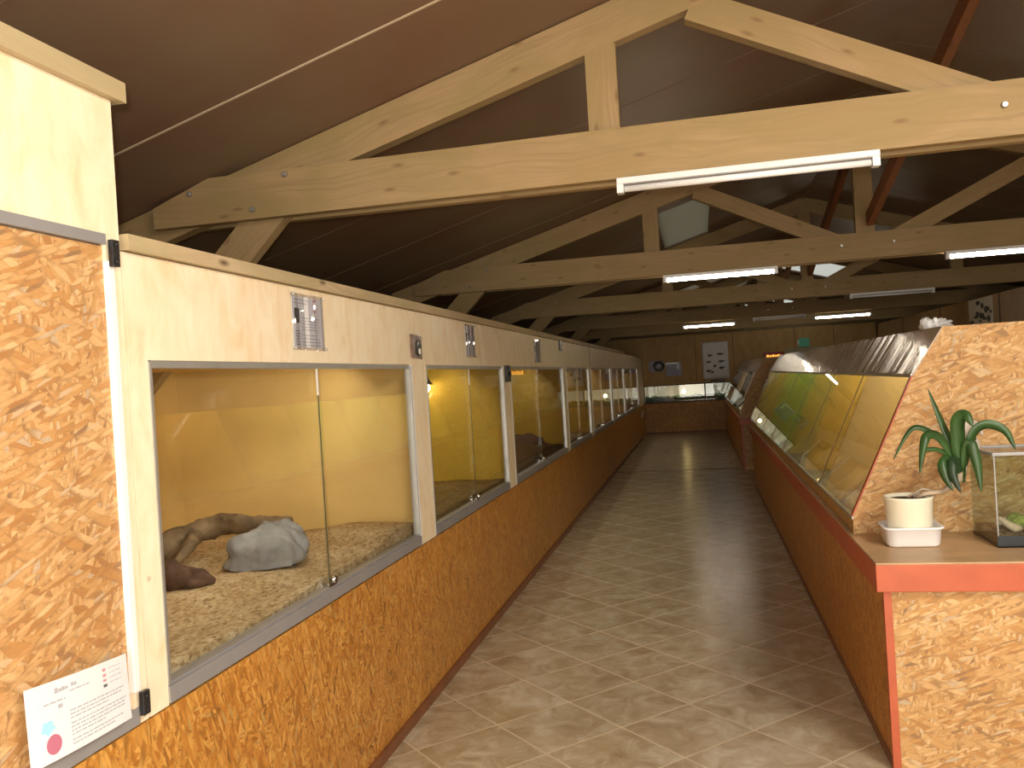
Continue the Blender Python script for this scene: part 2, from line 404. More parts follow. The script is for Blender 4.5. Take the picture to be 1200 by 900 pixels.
    def grid(s, x0, x1, y0, y1, nx, ny, zf, base, mi=0):
        """closed block whose top follows zf"""
        o = len(s.v)
        for j in range(ny+1):
            for i in range(nx+1):
                x = x0+(x1-x0)*i/nx; y = y0+(y1-y0)*j/ny; s.v.append(Vector((x, y, zf(x, y))))
        W = nx+1
        for j in range(ny):
            for i in range(nx): s.f.append([o+j*W+i, o+j*W+i+1, o+(j+1)*W+i+1, o+(j+1)*W+i]); s.m.append(mi); s.uv.append(None); s.sm.append(True)
        ring = [o+i for i in range(W)] + [o+j*W+nx for j in range(1, ny+1)] + [o+ny*W+i for i in range(nx-1, -1, -1)] + [o+j*W for j in range(ny-1, 0, -1)]
        bo = len(s.v)
        for r in ring: q = s.v[r]; s.v.append(Vector((q.x, q.y, base)))
        n = len(ring)
        for i in range(n): s.f.append([ring[i], bo+i, bo+(i+1) % n, ring[(i+1) % n]]); s.m.append(mi); s.uv.append(None); s.sm.append(False)
        s.f.append([bo+i for i in reversed(range(n))]); s.m.append(mi); s.uv.append(None); s.sm.append(False)
    def floor_at(s, z):
        for q in s.v: q.z = max(q.z, z)
        return s
    def build(s, name, mats, parent=None, bevel=0.0, off=None, merge=False):
        if isinstance(mats, str): mats = [mats]
        root = parent
        while root is not None and root.parent is not None: root = root.parent
        o_ = Vector(root.location) if root else Vector((0, 0, 0))
        if root is None and off is not None: o_ = Vector(off)
        me = bpy.data.meshes.new(name)
        me.from_pydata([v - o_ for v in s.v], [], s.f)
        ul = me.uv_layers.new(name='UVMap')
        for p, uvp in zip(me.polygons, s.uv):
            if uvp is None: continue
            for li, q in zip(p.loop_indices, uvp): ul.data[li].uv = q
        for p, mi, sm in zip(me.polygons, s.m, s.sm): p.material_index = mi; p.use_smooth = sm
        for m_ in mats: me.materials.append(MATS[m_])
        me.update()
        bm = bmesh.new(); bm.from_mesh(me)
        if merge: bmesh.ops.remove_doubles(bm, verts=bm.verts, dist=1e-5)
        bmesh.ops.recalc_face_normals(bm, faces=bm.faces); bm.to_mesh(me); bm.free()
        ob = bpy.data.objects.new(name, me); col.objects.link(ob)
        if root is not None:
            ob.parent = parent
        else: ob.location = o_
        if bevel:
            md = ob.modifiers.new('bevel', 'BEVEL'); md.width = bevel; md.segments = 2; md.limit_method = 'ANGLE'
        return ob

def tag(o, label=None, cat=None, group=None, kind=None):
    if label: o['label'] = label
    if cat: o['category'] = cat
    if group: o['group'] = group
    if kind: o['kind'] = kind
    return o
def thing(name, loc, label, cat, group=None):
    o = bpy.data.objects.new(name, None); o.location = loc; o.empty_display_size = .1; col.objects.link(o)
    return tag(o, label, cat, group)
def B(*a):
    m = MB(); m.box(*a); return m
def copy_tree(o, parent=None):
    c = o.copy(); col.objects.link(c); c.parent = parent
    for ch in list(o.children): copy_tree(ch, c)
    return c

# ------------------------------------------------------------------ room shell
XL, XR, YF, YB, XC = -2.86, 5.66, -3.0, 31.0, 1.4
SL = .294
def roof_z(x): return 3.228 + SL*x if x <= XC else 3.228 + SL*(2*XC - x)
ZE = roof_z(XL)
def struct(o, **kw): return tag(o, kind='structure', **kw)
struct(B(XL-.1, XR+.1, YF-.1, YB+.1, -.12, 0).build('floor', 'floor_tiles'))
# dark expansion joint across the aisle
struct(B(-1.36, .58, 13.47, 13.50, .0002, .004).build('trim_1', 'dark_wood'), label='dark joint strip across the tiled aisle')
struct(B(XL-.1, XL, YF, YB, 0, ZE).build('wall_left', 'wall_dark'))
struct(B(XR, XR+.1, YF, YB, 0, ZE).build('wall_right', 'wall_dark'))
m = MB(); m.prism([(XL, 0), (XR, 0), (XR, ZE), (XC, roof_z(XC)), (XL, ZE)], 'y', YB, YB+.1)
struct(m.build('wall_back', 'gable_dark'))
# front gable, behind the camera, with the wide glazed entrance that lets the daylight in
DX0, DX1, DZ = -1.15, 3.05, 2.15
m = MB(); m.prism([(XL, 0), (DX0, 0), (DX0, DZ), (DX1, DZ), (DX1, 0), (XR, 0), (XR, ZE), (XC, roof_z(XC)), (XL, ZE)], 'y', YF-.1, YF)
struct(m.build('wall_front', 'gable_dark'))
for k, (x0, x1) in enumerate(((DX0, .95), (.96, DX1))):
    d = struct(bpy.data.objects.new('door_%d' % (k+1), None), label='glazed entrance door leaf behind the camera'); d.location = ((x0+x1)/2, YF-.05, 0); col.objects.link(d)
    m = MB(); m.box(x0, x0+.07, YF-.08, YF-.02, 0, DZ); m.box(x1-.07, x1, YF-.08, YF-.02, 0, DZ); m.box(x0+.07, x1-.07, YF-.08, YF-.02, 0, .12); m.box(x0+.07, x1-.07, YF-.08, YF-.02, DZ-.08, DZ)
    m.build('door_frame', 'dark_wood', d)
    m = MB(); m.box(x0+.07, x1-.07, YF-.053, YF-.047, .12, DZ-.08); m.build('glass_pane', 'glass', d)
dl = bpy.data.lights.new('daylight_entrance', 'AREA'); dl.shape = 'RECTANGLE'; dl.size = DX1-DX0-.1; dl.size_y = DZ-.2; dl.energy = 215; dl.color = (1.0, .93, .82)
sl = bpy.data.lights.new('added_skylight_fill', 'AREA'); sl.shape = 'RECTANGLE'; sl.size = 1.1; sl.size_y = 2.9; sl.energy = 260; sl.color = (1.0, .93, .80)  # overhead fill added to brighten the floor, at an unseen skylight
so_ = bpy.data.objects.new('added_skylight_fill', sl); so_.location = (2.15, -.1, roof_z(2.15)-.06); so_.rotation_euler = (0, math.atan(SL), 0); col.objects.link(so_)
do = bpy.data.objects.new('daylight_entrance', dl); do.location = ((DX0+DX1)/2, YF-.2, DZ/2+.02); do.rotation_euler = (PI/2, 0, 0); col.objects.link(do)
# roof: two slopes, with openings for the skylights
def slope(side, opens):
    """opens: (x0,x1,y0,y1) rectangles, same x-bands not needed; split into strips along y"""
    m = MB()
    xa, xb = (XL-.1, XC) if side == 'L' else (XC, XR+.1)
    cuts = sorted(opens, key=lambda o: o[2])
    y = YF-.1
    def slab(x0, x1, y0, y1):
        if x1-x0 < 1e-4 or y1-y0 < 1e-4: return
        z0, z1 = roof_z(x0), roof_z(x1); t = .09
        m.quadbox([(x0, y0, z0), (x1, y0, z1), (x1, y1, z1), (x0, y1, z0), (x0, y0, z0+t), (x1, y0, z1+t), (x1, y1, z1+t), (x0, y1, z0+t)])
    for (x0, x1, y0, y1) in cuts:
        slab(xa, xb, y, y0); slab(xa, x0, y0, y1); slab(x1, xb, y0, y1); y = y1
    slab(xa, xb, y, YB+.1)
    return m
SKL = [(-.34, .22, 8.7, 11.3), (-.75, .95, 17.3, 18.5), (.2, 1.3, 19.2, 22.2), (-.2, 1.3, 23.6, 26.0), (.2, 1.3, 26.9, 29.6)]
SKR = [(1.55, 2.75, -1.6, 1.4), (1.55, 2.85, 16.4, 18.5), (2.0, 3.1, 19.1, 22.2), (1.6, 3.5, 23.0, 26.0), (1.6, 2.9, 26.9, 29.6)]  # the first opening is an added one, unseen above the camera
struct(slope('L', SKL).build('ceiling', 'ceiling_panel'), label='brown ceiling boards of the left roof slope')
struct(slope('R', SKR).build('ceiling', 'ceiling_panel'), label='brown ceiling boards of the right roof slope')
k = 1
for opens in (SKL, SKR):
    for (x0, x1, y0, y1) in opens:
        z0, z1 = roof_z(x0)+.03, roof_z(x1)+.03
        m = MB(); m.quadbox([(x0, y0, z0), (x1, y0, z1), (x1, y1, z1), (x0, y1, z0), (x0, y0, z0+.006), (x1, y0, z1+.006), (x1, y1, z1+.006), (x0, y1, z0+.006)])
        struct(m.build('window_%d' % k, 'skylight_dull' if (y0 < 23 and x0 < 1 and y0 > 2) else 'skylight_sheet'), label='translucent roof skylight sheet'); k += 1
# thin pale joints between the ceiling boards
kk = 2
for i in range(-1, 11):
    y = 3.04 + i*1.015
    for sgn in (-1, 1):
        x0, x1 = (XL, XC) if sgn < 0 else (XC, XR)
        if sgn < 0 and 8.7 < y < 11.0: x1 = -.36
        w = .003 if i != 0 else .006
        m = MB(); z0, z1 = roof_z(x0), roof_z(x1)
        m.quadbox([(x0, y-w, z0-.003), (x1, y-w, z1-.003), (x1, y+w, z1-.003), (x0, y+w, z0-.003), (x0, y-w, z0), (x1, y-w, z1), (x1, y+w, z1), (x0, y+w, z0)])
        struct(m.build('trim_%d' % kk, 'joint_pale' if i == 0 else 'joint_dull'), label='thin pale joint between ceiling boards'); kk += 1
struct(B(-1.379, -1.362, YF, 20.0, 0, .045).build('baseboard_left', 'brown_base'))

# ------------------------------------------------------------------ roof trusses
TIEB, TIET = 2.372, 2.585
def make_truss(y, label):
    t = thing('roof_truss', (XC, y, TIEB), label, 'roof truss', 'timber roof trusses across the hall')
    xe = -2.49; chord = (TIEB+TIET)/2; hh = TIET-TIEB
    def mir(x): return 2*XC-x
    for j, yy in enumerate((y+.025, y+.145)):
        m = MB()
        # plank clipped at the ends by the roof slope, with grain UV
        x0, x1 = xe, mir(xe); cut = roof_z(x0)-.005
        pts = [(x0, TIEB), (x1, TIEB), (x1, min(TIET, cut-.02)), (x1-.30, TIET), (x0+.30, TIET), (x0, min(TIET, cut-.02))]
        n = len(pts); a, b_ = yy-.024, yy+.024
        for yy2, rev in ((a, False), (b_, True)):
            P3 = [(p[0], yy2, p[1]) for p in pts]; uv = [(p[0]+4, p[1]+j*.37) for p in pts]
            if rev: P3 = P3[::-1]; uv = uv[::-1]
            m.poly(P3, 0, uv)
        for i in range(n):
            p, q = pts[i], pts[(i+1) % n]
            m.poly([(p[0], a, p[1]), (p[0], b_, p[1]), (q[0], b_, q[1]), (q[0], a, q[1])], 0, [(p[0]+4, 0), (p[0]+4, .05), (q[0]+4, .05), (q[0]+4, 0)])
        o = m.build('tie_beam', 'pine', t)
        if j == 0: tie = o
        bm = bmesh.new(); bm.from_mesh(o.data); bmesh.ops.remove_doubles(bm, verts=bm.verts, dist=1e-5); bmesh.ops.recalc_face_normals(bm, faces=bm.faces); bm.to_mesh(o.data); bm.free()
    yr = y+.085
    rh = .172
    off = rh/2*math.sqrt(1+SL*SL) + .006
    for sgn in (-1, 1):
        f = (lambda x: x) if sgn < 0 else mir
        m = MB(); m.beam((f(-2.70), yr, roof_z(-2.70)-off), (f(XC-.002), yr, roof_z(XC)-off-.0), rh, .068, mi=0, seed=.2); m.build('rafter', 'pine', t)
        m = MB(); m.beam((f(1.30), yr, 2.47), (f(.055), yr, 3.075), .128, .066, seed=.5); m.build('strut', 'pine', t)
        m = MB(); m.beam((f(-.333), yr, TIEB+.02), (f(-.333), yr, 2.96), .132, .066, up=(1, 0, 0), seed=.7); m.build('post', 'pine', t)
        m = MB(); m.beam((f(-1.83), yr, 2.50), (f(-2.80), yr, 1.53), .165, .064, seed=.9); m.build('knee_brace', 'pine', t)
        for bx, bz in ((-2.29, 2.52), (-1.97, 2.415), (-1.80, 2.56), (1.20, 2.49)):
            m = MB(); m.tube([(f(bx), y-.012, bz), (f(bx), y+.001, bz)], [.010, .014], 8); m.build('bolt', 'aluminium', tie)
    m = MB(); m.beam((XC, yr, TIEB+.01), (XC, yr, roof_z(XC)-.03), .145, .067, up=(1, 0, 0), seed=1.2); m.build('king_post', 'pine', t)
    return t
LAB = ['nearest timber roof truss, an unlit tube under its tie beam',
       'second timber roof truss, two lit tubes under its tie beam',
       'third timber roof truss, an unlit thin tube on its right half',
       'fourth timber roof truss, two lit tubes hung below it',
       'fifth timber roof truss, dark against the bright skylights',
       'sixth timber roof truss, above the far partition wall',
       'farthest timber roof truss beyond the partition wall',
       'timber roof truss just behind the camera']
t0 = make_truss(3.6, LAB[0])
for i in range(1, 7):
    c = copy_tree(t0); c.location.y = 3.6 + 3.8*i; c['label'] = LAB[i]
c = copy_tree(t0); c.location.y = -.2; c['label'] = LAB[7]
# slanting ridge braces between trusses
for i in range(0, 5):
    ya, yb = 3.6+3.8*i+.2, 3.6+3.8*(i+1)-.04
    m = MB(); m.beam((XC+.02, ya, 3.50), (XC+.02, yb, 2.68), .11, .05, seed=i*.3)
    o = m.build('ridge_brace', 'pine_red' if i < 2 else 'pine_dark')
    tag(o, ['long slanting brace from the second truss foot up to the nearest ridge', 'slanting brace rising between the second and third truss', 'slanting brace between the third and fourth truss', 'slanting brace between the fourth and fifth truss', 'slanting brace between the fifth and sixth truss'][i], 'brace', 'slanting ridge braces')

# ------------------------------------------------------------------ fluorescent lamps
def lamp(x0, x1, y, z, lit, label):
    t = thing('fluorescent_lamp', ((x0+x1)/2, y, z), label, 'lamp', 'tube lamps under the trusses')
    m = MB(); m.box(x0, x1, y-.028, y+.028, z+.022, z+.048); m.build('housing', 'white_enamel', t, .003)
    m = MB(); m.tube([(x0+.03, y, z+.004), (x1-.03, y, z+.004)], .0135, 12); m.build('tube', 'tube_lit' if lit else 'tube_off', t)
    for xa, xb in ((x0, x0+.028), (x1-.028, x1)): B(xa, xb, y-.022, y+.022, z-.014, z+.022).build('end_cap', 'white_enamel', t)
    return t
lamp(-.29, .745, 3.60+.01, 2.323, False, 'unlit white tube lamp under the nearest tie beam')
lamp(-.25, .69, 7.41, 2.323, True, 'lit tube lamp under the second truss, left of its centre')
lamp(1.98, 2.92, 7.41, 2.323, True, 'lit tube lamp at the right edge of the picture')
lamp(1.88, 2.85, 11.21, 2.323, False, 'unlit thin tube lamp under the third truss')
lamp(-.23, .66, 15.01, 2.285, True, 'lit tube lamp under the fourth truss above the white poster')
lamp(1.93, 2.84, 15.01, 2.285, True, 'lit tube lamp under the fourth truss, right of the ridge')
lamp(-.25, .70, -.19, 2.323, True, 'lit tube lamp behind the camera, left of the ridge')
lamp(1.98, 2.92, -.19, 2.323, True, 'lit tube lamp behind the camera, right of the ridge')
lamp(.95, 1.80, 15.01, 2.323, False, 'unlit tube lamp in the middle of the fourth truss')

def inner_light(loc, sx, sy, energy, direction, color=(1, .9, .7)):
    l = bpy.data.lights.new('terrarium_light', 'AREA'); l.shape = 'RECTANGLE'; l.size = sx; l.size_y = sy; l.energy = energy; l.color = color
    o = bpy.data.objects.new('terrarium_light', l); o.location = loc
    z = -Vector(direction).normalized(); y = Vector((0, 1, 0)); x = y.cross(z).normalized(); y = z.cross(x)
    o.rotation_euler = Matrix((x, y, z)).transposed().to_euler(); col.objects.link(o)
# ------------------------------------------------------------------ left terrarium row
FX = -1.38; BX = -2.72
def substrate_z(seed, amp, base, mound=None):
    def f(x, y):
        z = base + amp*(noise.noise(Vector((x*3+seed, y*2.2, 0)))*.9) + amp*.25*noise.noise(Vector((x*15, y*15, seed)))
        if mound:
            mx_, my, r, h = mound; d = ((x-mx_)**2+(y-my)**2)/r**2; z += h*math.exp(-d*2)
        return max(z, base-.02)
    return f
def terrarium(ya, wa, wb, yb, split, paint, label, sub, sublabel, subcat='substrate', lock=True, right_metal=False, mound=None, fscale=1.0, power=3.0, warm=(1, .9, .7)):
    """unit from ya to yb with a window from wa to wb"""
    g = 'glazed terrariums along the left wall'
    t = thing('terrarium_cabinet', (FX, (ya+yb)/2, 0), label, 'terrarium', g)
    e = .002
    B(FX-.018, FX, ya, yb-e, 0, .765).build('base_panel', 'osb_grazing_tone', t)
    m = MB(); m.box(FX-.020, FX, ya, wa, .77, 1.93); m.box(FX-.020, FX, wb, yb-e, .77, 1.93); m.box(FX-.020, FX, wa, wb, 1.66, 1.93)
    m.build('front_frame', 'plywood', t)
    m = MB(); m.box(FX-.03, FX+.004, wa, wa+.010, .82, 1.656); m.box(FX-.03, FX+.003, wb-.01, wb, .82, 1.656); m.box(FX-.045, FX-.001, wa+.011, wb-.011, 1.640, 1.659)
    m.build('opening_lining', 'aluminium', t)
    m = MB(); m.box(FX-.002, FX+.004, wb+.001, wb+.014, .772, 1.66); m.build('edge_strip', 'white_edge', t) if right_metal is False else None
    m = MB(); m.box(FX-.04, FX+.006, wa, wb, .775, .818); m.box(FX-.038, FX-.001, wa, wb, .818, .826); m.build('sill_rail', 'grey_channel', t)
    # carcass: floor, ceiling, back, two sides
    m = MB(); ti = .018
    y0, y1 = wa-.075, wb+.065
    y0 = max(y0, ya+.001); y1 = min(y1, yb-.004)
    m.box(BX, FX-.05, y0, y1, .78, .80); m.box(BX, FX-.022, y0, y1, 1.695, 1.71); m.box(BX, BX+ti, y0, y1, .80, 1.695)
    m.box(BX+ti, FX-.022, y0, y0+ti, .80, 1.695); m.box(BX+ti, FX-.022, y1-ti, y1, .80, 1.695)
    m.build('inner_walls', paint, t)
    m = MB(); m.box(FX-.022, FX-.017, wa+.011, split+.03, .827, 1.638); gp = m.build('glass_pane', 'glass', t)
    m = MB(); m.box(FX-.013, FX-.008, split-.02, wb-.011, .827, 1.638); m.build('glass_pane', 'glass', t)
    m = MB(); m.box(FX-.0075, FX-.006, split-.020, split-.012, .83, 1.54); m.build('pane_edge', 'pane_dark', gp)
    m = MB(); m.box(FX-.0075, FX-.0055, split-.022, split-.010, 1.5405, 1.638); m.build('pane_highlight', 'white_edge', gp)  # white highlight at the top of the pane edge, painted as a strip
    if lock:
        m = MB(); m.box(FX-.0075, FX+.002, split-.035, split+.03, .826, .842); m.tube([(FX-.006, split+.0, .85), (FX+.014, split, .85)], .014, 10); m.build('lock', 'chrome', gp)
    m = MB(); m.tube([(FX-.30, y0+.12, 1.684), (FX-.30, y1-.12, 1.684)], .009, 8); m.build('lamp_tube', 'tube_off', t)
    inner_light((FX-.30, (y0+y1)/2, 1.67), .05, y1-y0-.3, power*(y1-y0), (-.8, 0, -1), warm)
    s = MB(); s.grid(BX+ti+.004, FX-.05, y0+ti+.003, y1-ti-.003, 26, 34, substrate_z(ya, .022*fscale, .845, mound), .802)
    so = s.build('substrate_bed', sub, off=(BX+.6, (ya+yb)/2, .8)); tag(so, sublabel, subcat, kind='stuff')
    return t
terrarium(1.858, 1.935, 3.97, 4.19, 2.95, 'ochre_paint', 'nearest glazed terrarium with grey rock inside, left wall', 'wood_chips', 'pale wood chip bedding around the grey rock', 'bedding', mound=(-1.6, 3.85, .45, .05))
terrarium(4.19, 4.19+.02, 5.98, 6.20, 5.09, 'yellow_paint', 'second terrarium from the camera, lit by a warm bulb', 'olive_soil', 'brown bark soil in the terrarium with the warm bulb', 'bedding')
terrarium(6.20, 6.22, 8.74, 8.93, 7.36, 'amber_paint', 'third terrarium from the camera, with a dark bark mound', 'bark_soil', 'dark bark soil rising in a mound in the third terrarium', 'bedding', mound=(-1.85, 7.9, .8, .11))
terrarium(8.93, 8.95, 10.85, 11.02, 9.9, 'amber_paint', 'fourth terrarium from the camera, before the fascia joint', 'wood_chips', 'chip bedding in the fourth terrarium', 'bedding')
terrarium(11.02, 11.08, 13.58, 13.76, 12.3, 'ochre_paint', 'fifth terrarium from the camera, just past the fascia joint', 'wood_chips', 'chip bedding in the fifth terrarium', 'bedding')
terrarium(13.76, 13.80, 15.95, 16.14, 14.9, 'ochre_paint', 'sixth terrarium from the camera, second last of the row', 'wood_chips', 'chip bedding in the sixth terrarium', 'bedding')
terrarium(16.14, 16.18, 19.6, 19.96, 17.9, 'ochre_paint', 'last terrarium of the left row, next to the back wall', 'bark_soil', 'dark soil in the last terrarium of the left row', 'bedding')
# battens capping the row
m = MB(); m.beam((FX-.006, 1.862, 1.953), (FX-.006, 16.2, 1.953), .040, .05, seed=.3)
tag(m.build('timber_batten', 'pine_batten'), 'long pine batten capping the left terrarium row', 'batten')
# tall cabinet at the near left
t = thing('tall_cabinet', (FX, .5, 0), 'tall nearest cabinet with flake board door, left edge of the picture', 'cabinet')
ye = 1.852
B(FX-.018, FX, -2.5, ye, 0, .765).build('base_panel', 'osb_grazing_tone', t)
m = MB(); m.box(FX-.02, FX, -2.5, ye, 1.965, 2.302); m.box(FX-.02, FX, 1.822, ye, .77, 1.965); m.build('upper_panel', 'plywood', t)
B(FX-.03, FX-.010, -2.5, 1.800, .815, 1.936).build('door', 'osb', t)
m = MB(); m.box(FX-.03, FX+.003, -2.5, 1.800, 1.938, 1.964); m.build('header_rail', 'grey_channel', t)
m = MB(); m.box(FX-.04, FX+.004, -2.5, 1.815, .772, .812); m.build('sill_rail', 'grey_channel', t)
m = MB(); m.box(FX-.012, FX+.006, 1.800, 1.822, .85, 1.90); m.build('edge_strip', 'white_edge', t, .002)
B(FX-.02, FX, 1.8005, 1.8215, .772, .85).build('corner_filler', 'plywood', t); B(FX-.02, FX, 1.8005, 1.8215, 1.90, 1.9645).build('corner_filler', 'plywood', t)
for z0, z1, yy in ((1.885, 1.95, 1.812), (.792, .850, 1.822)):
    m = MB(); m.box(FX+.0065, FX+.02, yy-.012, yy+.014, z0, z1)
    for zz in (z0+.012, z1-.012): m.tube([(FX+.019, yy, zz), (FX+.024, yy, zz)], .005, 8)
    m.build('latch', 'black_plastic', t, .002)
m = MB(); m.box(BX, BX+.02, -2.5, ye, .0, 2.30); m.box(BX+.02, FX-.03, -2.5, ye, 2.28, 2.30); m.box(BX+.02, FX-.022, ye-.018, ye, 1.97, 2.279); m.build('carcass', 'plywood', t)
m = MB(); m.beam((FX-.004, -2.5, 2.328), (FX-.004, 1.885, 2.328), .050, .05, seed=.8)
tag(m.build('timber_batten', 'pine_batten'), 'pine batten on top of the tall near cabinet', 'batten')
# corner boards after the row
t = thing('corner_partition', (FX, 20.7, 0), 'narrow plywood corner board where the left row meets the far terrariums', 'partition')
B(FX-.02, FX, 19.975, 21.58, .77, 1.90).build('board', 'plywood', t); B(FX-.02, FX, 19.975, 21.58, 0, .765).build('base_panel', 'osb_grazing_tone', t)

m = MB(); m.quadbox([(FX+.0002, 20.2, .50), (FX+.02, 20.2, .50), (FX+.02, 20.9, .60), (FX+.002, 20.9, .60), (FX+.002, 20.2, .54), (FX+.02, 20.2, .54), (FX+.02, 20.9, .64), (FX+.002, 20.9, .64)])
tag(m.build('corner_bracket', 'white_edge', bevel=.003), 'small white slanting bracket at the far end of the left row', 'bracket')
# things in the terrariums
def rock_fn(seed):
    def f(d):
        return 1 + .30*noise.noise(d*1.7+Vector((seed, 0, 0))) + .16*(abs(noise.noise(d*3.4+Vector((0, seed, 0))))-.2)+ .06*noise.noise(d*9)
    return f
m = MB(); m.ball((-1.79, 3.17, .885), (.16, .12, .12), 60, 36, rock_fn(3.3)); m.ball((-1.77, 3.29, .915), (.125, .10, .10), 50, 30, rock_fn(8.1)); m.floor_at(.862)
tag(m.build('rock', 'rock_grey', off=(-1.74, 3.17, .86)), 'rounded grey rock on wood chips in the nearest terrarium', 'rock')
def dense(pts, rad, k=6):
    P_, R2 = [], []
    n = len(pts); V = [Vector(p) for p in pts]
    for i in range(n-1):
        p0 = V[max(i-1, 0)]; p1 = V[i]; p2 = V[i+1]; p3 = V[min(i+2, n-1)]
        for j in range(k):
            u = j/k; P_.append(.5*((2*p1)+(-p0+p2)*u+(2*p0-5*p1+4*p2-p3)*u*u+(-p0+3*p1-3*p2+p3)*u**3)); R2.append(rad[i]*(1-u)+rad[i+1]*u)
    P_.append(V[-1]); R2.append(rad[-1]); return P_, R2
m = MB(); m.tube(*dense([(-2.36, 3.12, .88), (-2.33, 3.28, .91), (-2.26, 3.42, .955), (-2.16, 3.47, .985), (-2.0, 3.44, .985), (-1.86, 3.42, .985), (-1.78, 3.43, 1.0)], [.05, .055, .05, .045, .036, .03, .015]), 16, rough=.5)
m.tube(*dense([(-2.24, 3.40, .95), (-2.17, 3.25, .93), (-2.14, 3.1, .885)], [.035, .025, .012]), 12, rough=.5)
o = m.build('driftwood', 'bark', off=(-2.1, 3.4, .86)); tag(o, 'arched driftwood branch leaning behind the grey rock', 'branch')
m = MB(); m.tube(*dense([(-2.22, 2.92, .89), (-2.10, 2.86, .90), (-1.98, 2.84, .895), (-1.87, 2.83, .885), (-1.80, 2.84, .873)], [.05, .055, .045, .034, .006]), 14, rough=.7)
m.tube([(-2.16, 2.88, .90), (-2.2, 3.02, .885)], [.04, .025], 10)
o = m.build('bark_piece', 'bark_dark', off=(-2.0, 2.86, .86)); tag(o, 'dark broken bark piece lying by the left window post', 'bark')
# a heat lamp in the second terrarium
t = thing('heat_lamp', (-1.95, 5.93, 1.695), 'small warm heat bulb hanging in the second terrarium', 'lamp')
m = MB(); m.tube([(-1.95, 5.93, 1.695), (-1.95, 5.93, 1.60)], .006, 8); m.build('cord', 'black_plastic', t)
m = MB(); m.lathe([(.018, .10), (.024, .07), (.05, .035), (.055, .03)], (-1.95, 5.93, 1.53), 20); m.build('shade', 'black_plastic', t)
m = MB(); m.ball((-1.95, 5.93, 1.535), .032, 16, 10); m.build('bulb', 'bulb_warm', t)
# pale box and bark arch in the third terrarium
m = MB(); m.box(-2.45, -2.05, 8.42, 8.72, .90, 1.17)
tag(m.build('shelter_box', 'box_grey', bevel=.01), 'pale grey shelter box behind the dark bark mound', 'box')
m = MB(); m.ball((-1.76, 8.30, .88), (.24, .34, .13), 36, 20, rock_fn(5.2)); m.floor_at(.90)
tag(m.build('bark_mound', 'bark_dark', off=(-1.76, 8.3, .86)), 'dark rounded bark hide behind the glass of the third terrarium', 'hide')
m = MB(); m.ball((-1.9, 10.3, .9), (.2, .25, .1), 24, 14, rock_fn(1.2)); m.floor_at(.86); tag(m.build('rock', 'rock_grey', off=(-1.9, 10.3, .86)), 'small rock on chips in the fourth terrarium', 'rock')

# ------------------------------------------------------------------ cards and photos on the fascia
def text_lines(parent, x, y0, y1, z0, z1, n, seed, mat='print_grey', th=.0006, hfrac=.30):
    rnd = random.Random(seed); m = MB(); st = (z1-z0)/n
    for i in range(n):
        y = y0; z = z1-st*(i+.5); end = y1 - rnd.random()*.25*(y1-y0)
        while y < end-.004:
            w = rnd.uniform(.010, .032); w = min(w, end-y)
            m.box(x, x+th, y, y+w, z-st*hfrac/2, z+st*hfrac/2); y += w+.004
    return m.build('printed_text', mat, parent)
def card(y0, y1, z0, z1, label, seed, detail=True):
    x = FX+.001
    t = thing('information_card', (x, (y0+y1)/2, z0), label, 'card', 'laminated species cards on the fascia')
    m = MB(); m.box(x, x+.0015, y0+.012, y1-.012, z0+.01, z1-.01); pp = m.build('paper', 'paper', t)
    w = y1-y0; h = z1-z0
    text_lines(pp, x+.0016, y0+.10*w, y0+.55*w, z0+.80*h, z0+.92*h, 2, seed, 'print_grey')
    text_lines(pp, x+.0016, y0+.30*w, y0+.90*w, z0+.06*h, z0+.30*h, 4, seed+1)
    text_lines(pp, x+.0016, y0+.30*w, y0+.85*w, z0+.34*h, z0+.60*h, 5, seed+2)
    text_lines(pp, x+.0016, y0+.10*w, y0+.24*w, z0+.08*h, z0+.36*h, 6, seed+3, 'print_dark')
    m = MB(); m.box(x+.0016, x+.0022, y0+.1*w, y0+.24*w, z0+.48*h, z0+.74*h); m.box(x+.0016, x+.0022, y0+.3*w, y0+.37*w, z0+.66*h, z0+.74*h); m.build('photo', 'photo_black', pp)
    m = MB()
    for i in range(4): m.box(x+.0016, x+.0022, y0+.67*w, y0+.76*w, z0+(.70+.062*i)*h, z0+(.735+.062*i)*h)
    m.build('symbols', 'print_red', pp)
    # wavy clear sleeve
    m = MB(); n = 14; g = lambda a: .004+.0035*math.sin(a*9+seed)+.002*math.sin(a*23)
    for i in range(n):
        a, b_ = i/n, (i+1)/n; ya_, yb_ = y0+w*a, y0+w*b_
        m.quadbox([(x+g(a), ya_, z0), (x+g(a)+.0006, ya_, z0), (x+g(b_)+.0006, yb_, z0), (x+g(b_), yb_, z0), (x+g(a), ya_, z1), (x+g(a)+.0006, ya_, z1), (x+g(b_)+.0006, yb_, z1), (x+g(b_), yb_, z1)])
    m.build('clear_sleeve', 'plastic_film', t)
    m = MB()
    for yy in (y0+.01, y1-.01):
        for zz in (z0+.006, z1-.006): m.tube([(x, yy, zz), (x+.012, yy, zz)], .004, 8)
    m.build('pin', 'chrome', t)
card(2.738, 3.005, 1.705, 1.908, 'laminated card above the nearest terrarium window', 1)
card(5.00, 5.24, 1.712, 1.915, 'laminated card above the second terrarium window', 2)
card(7.22, 7.52, 1.695, 1.898, 'laminated card above the third terrarium window', 3)
